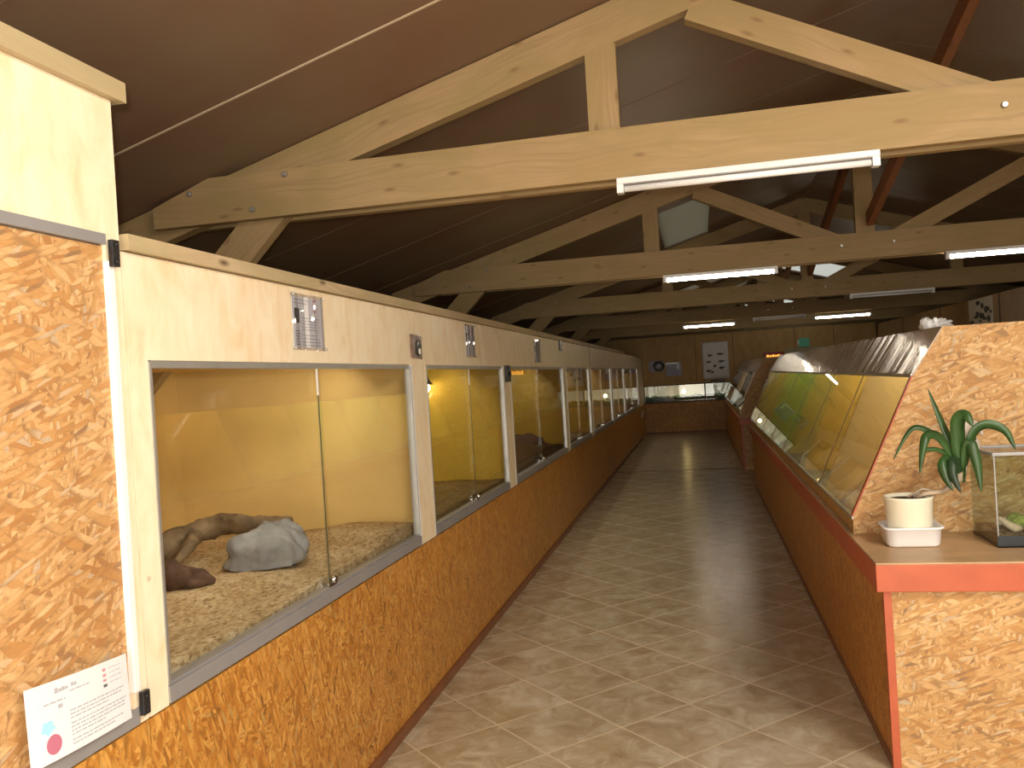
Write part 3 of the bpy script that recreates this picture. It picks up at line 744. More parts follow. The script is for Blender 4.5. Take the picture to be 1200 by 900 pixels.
def photo(y0, y1, z0, z1, mat, label):
    x = FX+.001
    t = thing('small_photo', (x, (y0+y1)/2, z0), label, 'photo')
    m = MB(); m.quadbox([(x, y0, z0), (x+.012, y0, z0), (x+.004, y1, z0-.006), (x+.001, y1, z0-.006), (x, y0, z1), (x+.012, y0, z1), (x+.004, y1, z1-.006), (x+.001, y1, z1-.006)]); m.build('print', mat, t)
    m = MB(); c = (z0+z1)/2; m.ball((x+.010, (y0+y1)/2+.01, c-.01), (.004, (y1-y0)*.28, (z1-z0)*.36), 16, 10); m.build('dark_figure', 'photo_black', t)
    m = MB(); m.ball((x+.013, (y0+y1)/2+.02, c-.025), (.003, (y1-y0)*.12, (z1-z0)*.14), 12, 8); m.build('white_patch', 'white_edge', t)
photo(3.985, 4.155, 1.695, 1.81, 'photo_brown', 'small curled brown photo above the first window post')
photo(8.58, 8.80, 1.83, 1.945, 'photo_black', 'small shiny black photo high above the third terrarium')
m = MB(); m.box(FX+.005, FX+.02, 6.03, 6.15, 1.545, 1.665); m.tube([(FX+.01, 6.11, 1.60), (FX+.03, 6.11, 1.60)], .02, 8)
tag(m.build('black_lock_bracket', 'black_plastic', bevel=.003), 'black bracket at the top of the post between second and third window', 'bracket')
# fascia joint
struct(B(FX-.001, FX+.002, 11.015, 11.035, 1.66, 1.93).build('trim_40', 'dark_wood'), label='dark vertical joint in the fascia')

# leaflet standing in the near rail
t = thing('leaflet', (FX+.012, 1.6, .815), 'white printed leaflet leaning on the flake board door, bottom left', 'leaflet')
TLc, TRc, BRc, BLc = Vector((-1.366, 1.452, .985)), Vector((-1.372, 1.770, .958)), Vector((-1.352, 1.752, .812)), Vector((-1.350, 1.442, .824))
def leaf_pt(u, v, d=0.0):
    p = TLc.lerp(TRc, u).lerp(BLc.lerp(BRc, u), v)
    bow = .006*math.sin(PI*u)
    return p + Vector((bow+d, 0, 0))
m = MB(); n = 10
for i in range(n):
    a, b_ = i/n, (i+1)/n
    m.quadbox([leaf_pt(a, 1), leaf_pt(b_, 1), leaf_pt(b_, 1, .0012), leaf_pt(a, 1, .0012), leaf_pt(a, 0), leaf_pt(b_, 0), leaf_pt(b_, 0, .0012), leaf_pt(a, 0, .0012)])
m.build('sheet', 'paper', t)
def print_patch(name, rects, mat):
    m = MB()
    for (u0, u1, v0, v1) in rects:
        m.quadbox([leaf_pt(u0, v1, .0014), leaf_pt(u1, v1, .0014), leaf_pt(u1, v1, .002), leaf_pt(u0, v1, .002), leaf_pt(u0, v0, .0014), leaf_pt(u1, v0, .0014), leaf_pt(u1, v0, .002), leaf_pt(u0, v0, .002)])
    return m.build(name, mat, t)
rnd = random.Random(5)
def words(u0, u1, v, h):
    o = []; uu = u0
    while uu < u1-.008:
        w = min(rnd.uniform(.018, .06), u1-uu); o.append((uu, uu+w, v-h/2, v+h/2)); uu += w+.010
    return o
print_patch('heading', [(.24, .27, .10, .17), (.275, .30, .12, .165), (.305, .33, .11, .165), (.335, .36, .12, .16), (.39, .41, .10, .15), (.415, .44, .11, .15)], 'print_grey')
print_patch('subheading', words(.14, .33, .27, .022)+words(.37, .58, .20, .018)+[(.26, .30, .32, .37)], 'print_grey')
R_ = []
for v_, a_, b_ in ((.46, .36, .93), (.51, .36, .90), (.56, .36, .75), (.63, .36, .95), (.68, .36, .93), (.73, .36, .93), (.78, .36, .70), (.85, .36, .9), (.90, .36, .8)): R_ += words(a_, b_, v_, .018)
print_patch('printed_text', R_, 'print_grey')
R_ = []
for v_ in (.11, .18, .25, .32): R_ += words(.78, .92, v_, .010)
print_patch('legend_text', R_, 'print_grey')
print_patch('legend_marks', [(.71, .745, .09, .13), (.71, .745, .17, .21), (.71, .745, .245, .28)], 'print_red')
print_patch('dark_mark', [(.71, .75, .32, .36)], 'print_dark')
def blob(name, cu, cv, ru, rv, mat, n=20, star=0):
    m = MB(); pts = []
    for k in range(n):
        a = 2*PI*k/n; r = 1 + star*math.sin(a*5); pts.append((cu+ru*r*math.cos(a), cv+rv*r*math.sin(a)))
    o = len(m.v)
    m.v += [leaf_pt(u_, v_, .0015) for u_, v_ in pts] + [leaf_pt(u_, v_, .0024) for u_, v_ in pts]
    for f in [list(range(n)), list(range(2*n-1, n-1, -1))] + [[i, n+i, n+(i+1) % n, (i+1) % n] for i in range(n)]:
        m.f.append([o+q for q in f]); m.m.append(0); m.uv.append(None); m.sm.append(False)
    return m.build(name, mat, t)
blob('blue_print', .16, .56, .055, .085, 'print_blue', 20, .18)
blob('rose_print', .20, .79, .065, .125, 'print_rose')

# ------------------------------------------------------------------ right island display
def vitrine(ya, yb, dx, label_c, label_v, parts, counter_mat='osb_grazing_tone', c0=.95, pw=10):
    X0 = .63+dx; X1 = 2*XC-X0+dx*2
    cy0 = ya-.55 if c0 else ya
    t = thing('display_counter', (XC, cy0, 0), label_c, 'counter', 'island counters in the middle of the hall')
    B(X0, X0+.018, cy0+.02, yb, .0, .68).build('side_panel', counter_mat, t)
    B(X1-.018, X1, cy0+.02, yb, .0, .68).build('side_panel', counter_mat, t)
    B(X0+.025, X1-.025, cy0, cy0+.018, .0, .68).build('end_panel', 'osb_island', t)
    B(X0+.019, X1-.019, yb-.02, yb, .0, .68).build('end_panel', 'osb_island', t)
    m = MB(); m.box(X0-.004, X0+.024, cy0-.004, cy0+.019, .0, .679); m.build('corner_strip', 'red_paint', t)
    m = MB(); m.box(X1-.024, X1+.004, cy0-.004, cy0+.019, .0, .679); m.build('corner_strip', 'red_paint', t)
    m = MB(); m.box(X0-.004, X0-.0005, cy0+.02, yb, .0, .04); m.build('skirting', 'brown_base', t)
    m = MB(); m.box(X0-.032, X1+.032, cy0-.035, yb+.02, .682, .783); m.build('red_band', 'red_paint', t, .003)
    m = MB(); m.box(X0-.030, X1+.030, cy0-.033, yb+.018, .7835, .790); m.build('worktop', 'shelf_wood', t)
    # the glazed cabinet that stands on it
    v = thing('glass_vitrine', (XC, ya, .79), label_v, 'vitrine', 'sloping glass vitrines on the islands')
    # slope profile (x,z), mirrored on the other side
    a0, a1, a2, a3 = (X0-.010, .7905), (X0-.007, .866), (.900+dx, 1.468), (1.030+dx, 1.67)
    def mx_(p): return (2*(XC+dx*.5)-p[0], p[1])
    prof = [a0, a1, a2, a3, mx_(a3), mx_(a2), mx_(a1), mx_(a0)]
    m = MB(); m.prism(prof, 'y', ya, ya+.02); m.build('end_panel', 'osb_island', v)
    m = MB(); m.prism(prof, 'y', yb-.02, yb); m.build('end_panel', 'osb_island', v)
    # red brown edging down the slope of the near end
    def strip(p, q, w, off, y0, y1, mat, name, th=.006):
        """board lying along p-q in the profile, offset outward, between y0 and y1"""
        P_, Q_ = Vector((p[0], 0, p[1])), Vector((q[0], 0, q[1])); d = (Q_-P_).normalized(); nrm = Vector((-d.z, 0, d.x))
        if nrm.x > 0 and p[0] < XC: nrm = -nrm
        if nrm.x < 0 and p[0] > XC: nrm = -nrm
        A_, B_ = P_+nrm*off, Q_+nrm*off; C_, D_ = A_+nrm*th, B_+nrm*th
        mm = MB(); yy0 = Vector((0, y0, 0)); yy1 = Vector((0, y1, 0))
        mm.quadbox([A_+yy0, B_+yy0, B_+yy1, A_+yy1, C_+yy0, D_+yy0, D_+yy1, C_+yy1]); return mm
    for s in (0, 1):
        f = (lambda p: p) if s == 0 else mx_
        m = strip(f(a1), f(a2), 0, .0005, ya-.002, ya+.030, 'red_paint', 'edge'); m.build('edge_strip', 'red_paint', v)
        m = strip(f(a2), f(a3), 0, .0005, ya-.002, yb, 'plastic_strip', 'upper', .004); m.build('upper_strip', 'plastic_strip', v)
        m = strip(f(a1), f(a2), 0, .0005, ya+.032, yb-.001, 'glass', 'g', .005); m.build('glass_front', 'glass', v)
        # rails at the foot and top of the glass
        m = MB(); x, z = f(a1); m.box(x-.006 if s == 0 else x-.012, x+.012 if s == 0 else x+.006, ya+.002, yb, z-.013, z-.001)
        m.build('foot_rail', 'aluminium', v)
        m = MB(); x, z = f(a2); m.box(x-.010 if s == 0 else x-.002, x+.002 if s == 0 else x+.010, ya+.002, yb, z-.008, z+.006); m.build('head_rail', 'aluminium', v)
        m = MB(); x, z = f(a0); m.box(x+.001 if s == 0 else x-.010, x+.010 if s == 0 else x-.001, ya+.021, yb-.021, z, .852); m.build('kerb', 'plywood_tan', v)
    m = MB(); m.box(a3[0]+.01, mx_(a3)[0]-.01, ya+.021, yb-.021, 1.655, 1.668); m.build('top_board', 'osb_island', v)
    # compartments: back wall on the centre line, partitions following the slope
    ys = [ya+.022]+[p for p, _ in parts[1:]]+[yb-.022]
    for yj in ys[1:-1]:
        for s in (0, 1):
            f = (lambda p: p) if s == 0 else mx_
            m = strip(f(a1), f(a2), 0, .0060, yj-.008, yj+.004, '', '', .002); m.build('pane_joint', 'dark_wood', v)
            m = strip(f(a1), f(a2), 0, .0060, yj+.0045, yj+.012, '', '', .002); m.build('pane_joint', 'joint_pale', v)
    for i, (p, paint) in enumerate(parts):
        y0, y1 = ys[i]+.006, ys[i+1]-.006
        for s in (0, 1):
            f = (lambda p: p) if s == 0 else mx_
            inner = [(a1[0]+.03, .80), (a1[0]+.035, .866), (a2[0]+.012, 1.462), (a3[0]+.012, 1.65), (XC+dx*.5-.012, 1.65), (XC+dx*.5-.012, .80)]
            inner = [f(q) for q in inner]
            m = MB()
            # back, floor, roof and the two sides as thin boards
            xb0, xb1 = sorted((f((XC+dx*.5-.012, 0))[0], f((XC+dx*.5-.024, 0))[0])); m.box(xb0, xb1, y0, y1, .80, 1.65)
            xf0, xf1 = sorted((f((a1[0]+.022, 0))[0], f((XC+dx*.5-.026, 0))[0])); m.box(xf0, xf1, y0, y1, .792, .80)
            m.prism(inner, 'y', y0-.005, y0+.002); m.prism(inner, 'y', y1-.002, y1+.005)
            cp = m.build('compartment', paint, v)
            if s == 0:
                m = MB(); m.tube([(1.12+dx, y0+.06, 1.635), (1.12+dx, y1-.06, 1.635)], .009, 8); m.build('lamp_tube', 'tube_off', cp)
                inner_light((1.14+dx, (y0+y1)/2, 1.622), .05, y1-y0-.15, pw*(y1-y0), (-.35, 0, -1))
    return t, v
vitrine(3.95, 11.45, 0.0, 'near island counter with red band and flake board end', 'near sloping glass vitrine with coloured compartments',
        [(0, 'tan_paint'), (5.02, 'amber_paint'), (6.02, 'olive_wall'), (7.10, 'green_wall'), (8.2, 'green_wall'), (9.3, 'olive_wall'), (10.4, 'olive_wall')])
vitrine(13.2, 21.0, -.05, 'far island counter beyond the gap', 'far sloping vitrine with paper sheets on its glass',
        [(0, 'tan_paint'), (15.1, 'olive_wall'), (17.1, 'tan_paint'), (19.1, 'tan_paint')], c0=False, pw=1.5)
# substrate in the near vitrine, one bed per compartment
ysl = [3.98, 5.02, 6.02, 7.10, 8.2, 9.3, 10.4, 11.42]
for i in range(7):
    m = MB(); m.grid(.665, 1.35, ysl[i]+.02, ysl[i+1]-.02, 12, 16, substrate_z(i*3.1, .012, .835), .801)
    tag(m.build('substrate_bed', 'green_gravel' if i else 'wood_chips', off=(1.0, ysl[i]+.5, .8)), 'gravel bed in vitrine compartment %s' % ['nearest the plant', 'second along', 'third along', 'fourth along', 'fifth along', 'sixth along', 'at the far end'][i], 'bedding', kind='stuff')
for i, (x, y, r) in enumerate(((.84, 5.3, .09), (.82, 6.3, .10), (.80, 7.4, .09), (.95, 4.35, .07))):
    m = MB(); m.ball((x, y, .85), (r, r*1.2, r*.6), 20, 12, rock_fn(i+.5)); m.floor_at(.842)
    tag(m.build('bark_piece', 'bark', off=(x, y, .84)), ['dark bark lump in the second vitrine compartment', 'dark bark lump in the third vitrine compartment', 'dark bark lump in the fourth vitrine compartment', 'small bark lump in the vitrine compartment nearest the plant'][i], 'bark')
# papers stuck on the far vitrine
def slope_sheet(y0, y1, s0, s1, label, mat='paper'):
    a1 = Vector((.573, 0, .866)); a2 = Vector((.850, 0, 1.468)); d = a2-a1; n = Vector((-d.z, 0, d.x)).normalized()
    P_ = a1+d*s0+n*.008; Q_ = a1+d*s1+n*.008; m = MB(); th = n*.002
    c = [P_+Vector((0, y0, 0)), Q_+Vector((0, y0, 0)), Q_+Vector((0, y1, 0)), P_+Vector((0, y1, 0))]
    m.quadbox(c+[q+th for q in c]); tag(m.build('paper_sheet', mat), label, 'paper', 'sheets on the far vitrine')
slope_sheet(15.4, 17.0, .42, .95, 'pale paper sheet on the upper glass of the far vitrine', 'cream_edge')
slope_sheet(17.6, 19.6, .05, .45, 'pale paper sheet low on the glass of the far vitrine', 'cream_edge')
slope_sheet(13.45, 13.75, .35, .98, 'narrow pale strip near the end of the far vitrine', 'cream_edge')
# crumpled bag on the vitrine top
m = MB(); m.ball((1.16, 4.55, 1.695), (.055, .09, .030), 28, 16, lambda d: 1+.5*noise.noise(d*3.1)+.25*noise.noise(d*8))
m.ball((1.10, 4.50, 1.70), (.03, .05, .035), 20, 12, lambda d: 1+.6*noise.noise(d*4.1+Vector((3, 1, 0))))
tag(m.build('plastic_bag', 'plastic_bag', off=(1.15, 4.55, 1.67)), 'crumpled white plastic bag on top of the near vitrine', 'bag')

# ------------------------------------------------------------------ plant in pot, tub, glass tank
m = MB(); cx, cy = .800, 3.715
def rrect(w, d, r, n=6):
    pts = []
    for sx, sy, a0 in ((1, 1, 0), (-1, 1, PI/2), (-1, -1, PI), (1, -1, 3*PI/2)):
        for k in range(n+1):
            a = a0+PI/2*k/n; pts.append((cx+sx*(w/2-r)+r*math.cos(a), cy+sy*(d/2-r)+r*math.sin(a)))
    return pts
def loft(m, rings, close=True):
    o = len(m.v); n = len(rings[0][0])
    for pts, z in rings: m.v += [Vector((p[0], p[1], z)) for p in pts]
    for i in range(len(rings)-1):
        for k_ in range(n):
            m.f.append([o+i*n+k_, o+i*n+(k_+1) % n, o+(i+1)*n+(k_+1) % n, o+(i+1)*n+k_]); m.m.append(0); m.uv.append(None); m.sm.append(True)
    for i, rev in ((0, True), (len(rings)-1, False)):
        f = [o+i*n+k_ for k_ in range(n)]; m.f.append(f[::-1] if rev else f); m.m.append(0); m.uv.append(None); m.sm.append(False)
loft(m, [(rrect(.185, .155, .03), .791), (rrect(.200, .17, .04), .800), (rrect(.212, .18, .04), .860), (rrect(.228, .196, .04), .864), (rrect(.228, .196, .04), .870), (rrect(.206, .174, .035), .870), (rrect(.19, .16, .03), .803)])
tag(m.build('plastic_tub', 'tub_white', off=(cx, cy, .791)), 'white rectangular plastic tub under the plant pot', 'tub')
t = thing('potted_plant', (cx, cy, .805), 'strap leaved green plant leaning out of a cream pot', 'plant')
m = MB(); m.lathe([(.076, .0), (.084, .02), (.091, .165), (.094, .172), (.094, .180), (.088, .180), (.084, .165)], (cx, cy, .806), 40); m.build('pot', 'pot_cream', t)
m = MB(); m.lathe([(.080, .0), (.080, .006), (.05, .010), (.0005, .012)], (cx, cy, .966), 30); m.build('soil', 'potting_soil', t)
m = MB(); yy = 3.70
m.tube([(.822, 3.71, .975), (.864, 3.69, .996), (.928, 3.69, 1.004), (.994, 3.70, 1.053)], [.008, .009, .010, .014], 8)
m.tube([(.80, 3.73, .975), (.86, 3.73, 1.01), (.93, 3.72, .99), (.99, 3.71, 1.03)], [.005, .006, .006, .006], 6)
m.tube([(.99, 3.70, 1.04), (1.0, 3.71, 1.12), (1.03, 3.70, 1.20)], [.014, .012, .010], 8)
m.build('stem', 'root', t)
def leafblade(pts, w, y0, y1, tilt=.3, mat='leaf', fold=.25):
    """strap leaf along pts (x,z); y runs from y0 to y1; w widest width"""
    P_ = []; 
    n = len(pts)
    # smooth the centre line
    V = [Vector((p[0], y0+(y1-y0)*i/(n-1), p[1])) for i, p in enumerate(pts)]
    S = []
    for i in range(n-1):
        p0 = V[max(i-1, 0)]; p1 = V[i]; p2 = V[i+1]; p3 = V[min(i+2, n-1)]
        for k_ in range(6):
            u_ = k_/6; S.append(.5*((2*p1)+(-p0+p2)*u_+(2*p0-5*p1+4*p2-p3)*u_*u_+(-p0+3*p1-3*p2+p3)*u_**3))
    S.append(V[-1]); N_ = len(S)-1
    m = MB(); rows = []
    for i, p in enumerate(S):
        u_ = i/N_; tdir = (S[min(i+1, N_)]-S[max(i-1, 0)]).normalized()
        side = tdir.cross(Vector((0, -1, 0))).normalized()*(1-tilt) + Vector((0, 1, 0))*tilt
        side.normalize(); nr = tdir.cross(side).normalized()
        ww = w/2*(min(1, .45+u_*2.5))*(1-max(0, (u_-.45)/.55)**2.0)+.0006
        th = .0012
        rows.append([p-side*ww+nr*ww*fold, p+nr*0, p+side*ww+nr*ww*fold, p+side*ww+nr*(ww*fold+th), p+nr*th, p-side*ww+nr*(ww*fold+th)])
    o = len(m.v)
    for r in rows: m.v += r
    for i in range(len(rows)-1):
        for k_ in range(6):
            m.f.append([o+i*6+k_, o+i*6+(k_+1) % 6, o+(i+1)*6+(k_+1) % 6, o+(i+1)*6+k_]); m.m.append(0); m.uv.append(None); m.sm.append(True)
    for i, rev in ((0, True), (len(rows)-1, False)):
        f = [o+i*6+k_ for k_ in range(6)]; m.f.append(f[::-1] if rev else f); m.m.append(0); m.uv.append(None); m.sm.append(False)
    m.build('leaf', mat, t)
leafblade([(1.02, 1.05), (1.035, 1.16), (1.05, 1.245), (1.085, 1.25), (1.11, 1.21)], .05, 3.74, 3.78, .3, 'dry_leaf')
leafblade([(1.01, 1.05), (1.03, 1.12), (1.075, 1.19), (1.085, 1.10)], .045, 3.74, 3.79, .3, 'dry_leaf')
leafblade([(1.009, 1.036), (.979, 1.174), (.952, 1.261), (.905, 1.415)], .034, 3.70, 3.74, .25)
leafblade([(1.003, 1.053), (.992, 1.19), (.990, 1.285), (1.012, 1.305), (1.030, 1.262)], .056, 3.70, 3.62, .12, fold=.15)
leafblade([(1.000, 1.054), (.955, 1.175), (.894, 1.242), (.818, 1.26), (.740, 1.138)], .026, 3.70, 3.66, .35)
leafblade([(.995, 1.088), (.930, 1.215), (.874, 1.233), (.848, 1.179), (.828, 1.085)], .036, 3.70, 3.62, .3)
leafblade([(.985, 1.10), (.93, 1.165), (.86, 1.172), (.835, 1.12)], .018, 3.70, 3.65, .3)
leafblade([(1.020, 1.10), (1.05, 1.222), (1.099, 1.262), (1.159, 1.235), (1.189, 1.160)], .040, 3.71, 3.66, .3)
leafblade([(.990, 1.075), (.945, 1.131), (.921, 1.108), (.928, 1.056), (.945, 1.014)], .036, 3.69, 3.62, .2)
leafblade([(.997, 1.075), (.968, 1.128), (.950, 1.075), (.968, 1.008)], .038, 3.69, 3.60, .2, 'leaf_dark')
leafblade([(1.005, 1.087), (1.026, 1.195), (1.042, 1.12), (1.046, 1.005)], .040, 3.69, 3.62, .2)
leafblade([(1.005, 1.06), (1.03, 1.15), (1.05, 1.19), (1.075, 1.205)], .03, 3.71, 3.74, .3, 'leaf_dark')

t = thing('glass_tank', (1.32, 3.77, .79), 'small glass reptile tank with grey lid on the red edged counter', 'tank')
tx0, tx1, ty0, ty1, tz0, tz1 = 1.092, 1.56, 3.607, 3.915, .7905, 1.145
m = MB(); m.box(tx0, tx1, ty0, ty1, tz0, tz0+.006); m.build('bottom', 'dark_base', t)
m = MB(); w_ = .004; zb = tz0+.0065
for nm_, bx_ in (('a', (tx0, tx1, ty0, ty0+w_)), ('b', (tx0, tx1, ty1-w_, ty1)), ('c', (tx0, tx0+w_, ty0+w_+.0003, ty1-w_-.0003)), ('d', (tx1-w_, tx1, ty0+w_+.0003, ty1-w_-.0003))):
    B(*bx_, zb, tz1).build('glass_pane', 'tank_glass', t)
m = MB(); m.box(tx0-.003, tx1+.003, ty0-.003, ty0-.0003, tz0, tz0+.045); m.build('base_band', 'dark_base', t)
m = MB(); m.box(tx0-.003, tx1+.003, ty0-.003, ty0-.0003, tz0, tz0+.005)
for x in (tx0-.002, tx1-.001):
    for y in (ty0-.0028,): m.box(x, x+.0045, y-.001, y+.002, tz0+.046, tz1)
m.build('corner_seal', 'lid_grey', t)
m = MB(); m.box(tx0-.006, tx1+.006, ty0-.006, ty0+.035, tz1+.0005, tz1+.013); m.box(tx0-.006, tx1+.006, ty1-.03, ty1+.006, tz1+.0005, tz1+.013); m.box(tx0-.006, tx0+.03, ty0+.035, ty1-.03, tz1+.0005, tz1+.013); m.box(tx1-.03, tx1+.006, ty0+.035, ty1-.03, tz1+.0005, tz1+.013)
m.build('lid_frame', 'lid_grey', t, .002)
m = MB(); m.box(tx0+.031, tx1-.031, ty0+.036, ty1-.031, tz1+.003, tz1+.008); m.build('lid_panel', 'plastic_film', t)
m = MB(); m.grid(tx0+.006, tx1-.006, ty0+.006, ty1-.006, 20, 14, lambda x, y: .838+.012*noise.noise(Vector((x*14, y*14, 2))), tz0+.008)
tag(m.build('substrate_bed', 'bark_soil', off=(1.3, 3.75, .8)), 'brown soil on the bottom of the small glass tank', 'bedding', kind='stuff')
m = MB(); m.tube([(1.115, 3.66, .90), (1.14, 3.67, .875), (1.17, 3.66, .855), (1.20, 3.68, .85)], [.006, .014, .018, .01], 8); m.tube([(1.12, 3.72, .86), (1.16, 3.73, .875), (1.22, 3.74, .86)], [.008, .014, .008], 8)
tag(m.build('bark_piece', 'root', off=(1.15, 3.67, .845)), 'pale brown bark piece at the front of the small glass tank', 'bark')
m = MB(); m.ball((1.205, 3.72, .872), (.05, .04, .03), 20, 12, rock_fn(9)); m.ball((1.26, 3.70, .86), (.04, .035, .025), 16, 10, rock_fn(4))
tag(m.build('moss_clump', 'moss', off=(1.22, 3.71, .845)), 'yellow green moss clump in the small glass tank', 'moss')

# ------------------------------------------------------------------ far wall with terrariums
YW = 21.6
t = thing('partition_wall', (XC, YW, 0), 'brown plywood partition across the far end of the hall', 'partition')
m = MB(); m.box(FX-.9, 4.16, YW, YW+.02, 1.22, 2.42); m.build('upper_board', 'plywood_tan', t)
B(FX-.001, 4.16, YW, YW+.02, 0, .76).build('base_panel', 'osb_grazing_tone', t)
m = MB()
for x in (-.06, .85, 2.3, 3.2): m.box(x, x+.012, YW-.004, YW-.0005, 1.24, 2.42)
m.build('joint_strip', 'dark_wood', t)
B(FX, 4.16, YW-.012, YW-.001, 0, .04).build('skirting', 'brown_base', t)
def far_terr(x0, x1, label, bulb, last=False):
    f = thing('far_terrarium', ((x0+x1)/2, YW, .78), label, 'terrarium', 'terrariums in the far wall')
    m = MB(); m.box(x0, x1, YW+.022, YW+.9, .762, .78); m.box(x0, x1, YW+.022, YW+.9, 1.20, 1.218); m.box(x0, x1, YW+.88, YW+.9, .781, 1.199); m.box(x0, x0+.015, YW+.022, YW+.879, .781, 1.199); m.box(x1-.015, x1, YW+.022, YW+.879, .781, 1.199); m.build('inner_walls', 'backdrop_white', f)
    m = MB(); m.box(x0, x1, YW-.004, YW+.02, .762, .79); m.box(x0, x1, YW-.004, YW+.02, 1.19, 1.218); m.box(x1-.02, x1, YW-.004, YW+.02, .791, 1.189); m.build('frame', 'dark_wood', f)
    m = MB(); m.box(x0+.002, x1-.022, YW+.004, YW+.009, .791, 1.189); m.build('glass_pane', 'glass', f)
    m = MB(); m.grid(x0+.02, x1-.02, YW+.03, YW+.5, 30, 14, lambda x, y: .90+.06*noise.noise(Vector((x*7, y*7, 3)))+.03*noise.noise(Vector((x*20, y*20, 1))), .782)
    tag(m.build('low_plants', 'plants_green', off=((x0+x1)/2, YW+.3, .8)), 'low dark green plants in '+label.split(',')[0], 'plants', kind='stuff')
    inner_light(((x0+x1)/2, YW+.35, 1.195), x1-x0-.2, .1, 1.4*(x1-x0), (0, .2, -1), (1, .93, .8))
    if bulb is not None:
        l = thing('heat_lamp', (bulb, YW+.2, 1.0), 'glowing bulb in '+label.split(',')[0], 'lamp')
        m = MB(); m.ball((bulb, YW+.22, 1.02), .045, 16, 10); m.build('bulb', 'bulb_warm', l)
        m = MB(); m.tube([(bulb, YW+.22, 1.07), (bulb, YW+.22, 1.19)], .02, 10); m.build('socket', 'white_enamel', l)
    return f
far_terr(FX+.01, .13, 'lit far terrarium left of the wall joint, under two dark photos', -.40)
far_terr(.135, 1.6, 'far terrarium right of the joint, under the white poster', None)
far_terr(1.61, 4.1, 'far terrarium hidden behind the island', None)
# light inside the right far terrarium
# poster with animal silhouettes
t = thing('poster', (.41, YW-.006, 1.29), 'creased white poster with dark animal outlines on the far wall', 'poster')
m = MB(); nx, nz = 12, 14
def pz(i, j): return (.10+.63*i/nx, YW-.012-.006*math.sin(i*1.1+j*.8)-.004*math.sin(j*1.9), 1.29+.91*j/nz)
for i in range(nx):
    for j in range(nz):
        q = [pz(i, j), pz(i+1, j), pz(i+1, j+1), pz(i, j+1)]; m.poly(q, 0, None, True)
o = m.build('sheet', 'paper', t, merge=True); md = o.modifiers.new('s', 'SOLIDIFY'); md.thickness = .001
m = MB()
for (x, z, rx, rz) in ((.30, 1.88, .06, .035), (.55, 1.90, .09, .03), (.26, 1.72, .06, .03), (.57, 1.72, .08, .03), (.40, 1.61, .035, .045), (.57, 1.56, .07, .035), (.25, 1.50, .07, .035), (.33, 1.46, .04, .03)):
    m.ball((x-rx*.25, YW-.0255, z), (rx*.8, .002, rz*.8), 16, 8, lambda d: 1+.5*noise.noise(d*2.3+Vector((x*9, 0, z*7)))); m.ball((x+rx*.7, YW-.0255, z+rz*.3), (rx*.35, .002, rz*.35), 10, 6)
m.build('animal_outlines', 'print_dark', t)
tag(B(.28, .62, YW-.05, YW-.005, 1.225, 1.262).build('dark_box', 'black_plastic', bevel=.004), 'small dark box just below the white poster', 'box')
t = thing('wall_photo', (-1.0, YW-.005, 1.65), 'dark ring shaped photo left on the far wall', 'photo')
B(-1.22, -.86, YW-.008, YW-.001, 1.56, 1.83).build('print', 'photo_violet', t)
m = MB(); m.tube([(-.97+.11*math.cos(a*PI/6), YW-.012, 1.69+.10*math.sin(a*PI/6)) for a in range(13)], .035, 8); m.build('ring', 'photo_black', t)
t = thing('wall_photo', (-.62, YW-.005, 1.45), 'violet grey photo with white edge on the far wall', 'photo')
B(-.80, -.42, YW-.008, YW-.001, 1.43, 1.77).build('print', 'photo_violet', t)
B(-.80, -.47, YW-.012, YW-.0085, 1.735, 1.755).build('top_edge', 'aluminium', t)
B(-.52, -.48, YW-.012, YW-.0085, 1.58, 1.76).build('white_edge', 'white_edge', t)
# orange lit sign and green exit sign
t = thing('illuminated_sign', (1.8, YW-.03, 1.62), 'glowing orange sign with red border beyond the vitrine', 'sign')
B(1.56, 2.05, YW-.06, YW-.002, 1.60, 1.86).build('case', 'sign_red', t)
m = MB()
for i in range(6): m.box(1.63+.065*i, 1.68+.065*i, YW-.066, YW-.0605, 1.66+(i % 3)*.008, 1.80-(i % 2)*.012)
m.build('glowing_letters', 'orange_glow', t)
m = MB(); 
for i in range(9):
    a = i*.7; m.tube([(1.75, YW-.28, 1.27), (1.75+.12*math.cos(a), YW-.28+.05*math.sin(a), 1.42), (1.75+.25*math.cos(a), YW-.28+.10*math.sin(a), 1.46+.08*math.sin(i*2.1))], [.008, .03, .004], 6)
m.lathe([(.05, 0), (.08, .10), (.085, .12)], (1.75, YW-.28, 1.19), 14)
fp = m.build('dark_plant', 'leaf_dark', off=(1.75, YW-.28, 1.19))
tag(fp, 'dark bushy plant under the glowing orange sign', 'plant')
tag(B(1.35, 2.3, YW-.48, YW-.03, 1.17, 1.189).build('wall_shelf', 'dark_wood'), 'dark shelf on the far wall carrying the bushy plant', 'shelf')
t = thing('exit_sign', (2.5, YW-.03, 1.95), 'small green exit sign high on the far wall', 'sign')
B(2.40, 2.64, YW-.05, YW-.002, 1.95, 2.15).build('panel', 'exit_green', t)
B(2.37, 2.40, YW-.045, YW-.003, 1.99, 2.11).build('white_end', 'white_edge', t)
tag(B(1.85, 2.95, YW-.03, YW-.002, 1.60, 1.90).build('pale_board', 'pale_panel', bevel=.004) if False else B(2.08, 2.95, YW-.03, YW-.002, 1.62, 1.93).build('pale_board', 'pale_panel', bevel=.004), 'pale board under the green exit sign', 'board')

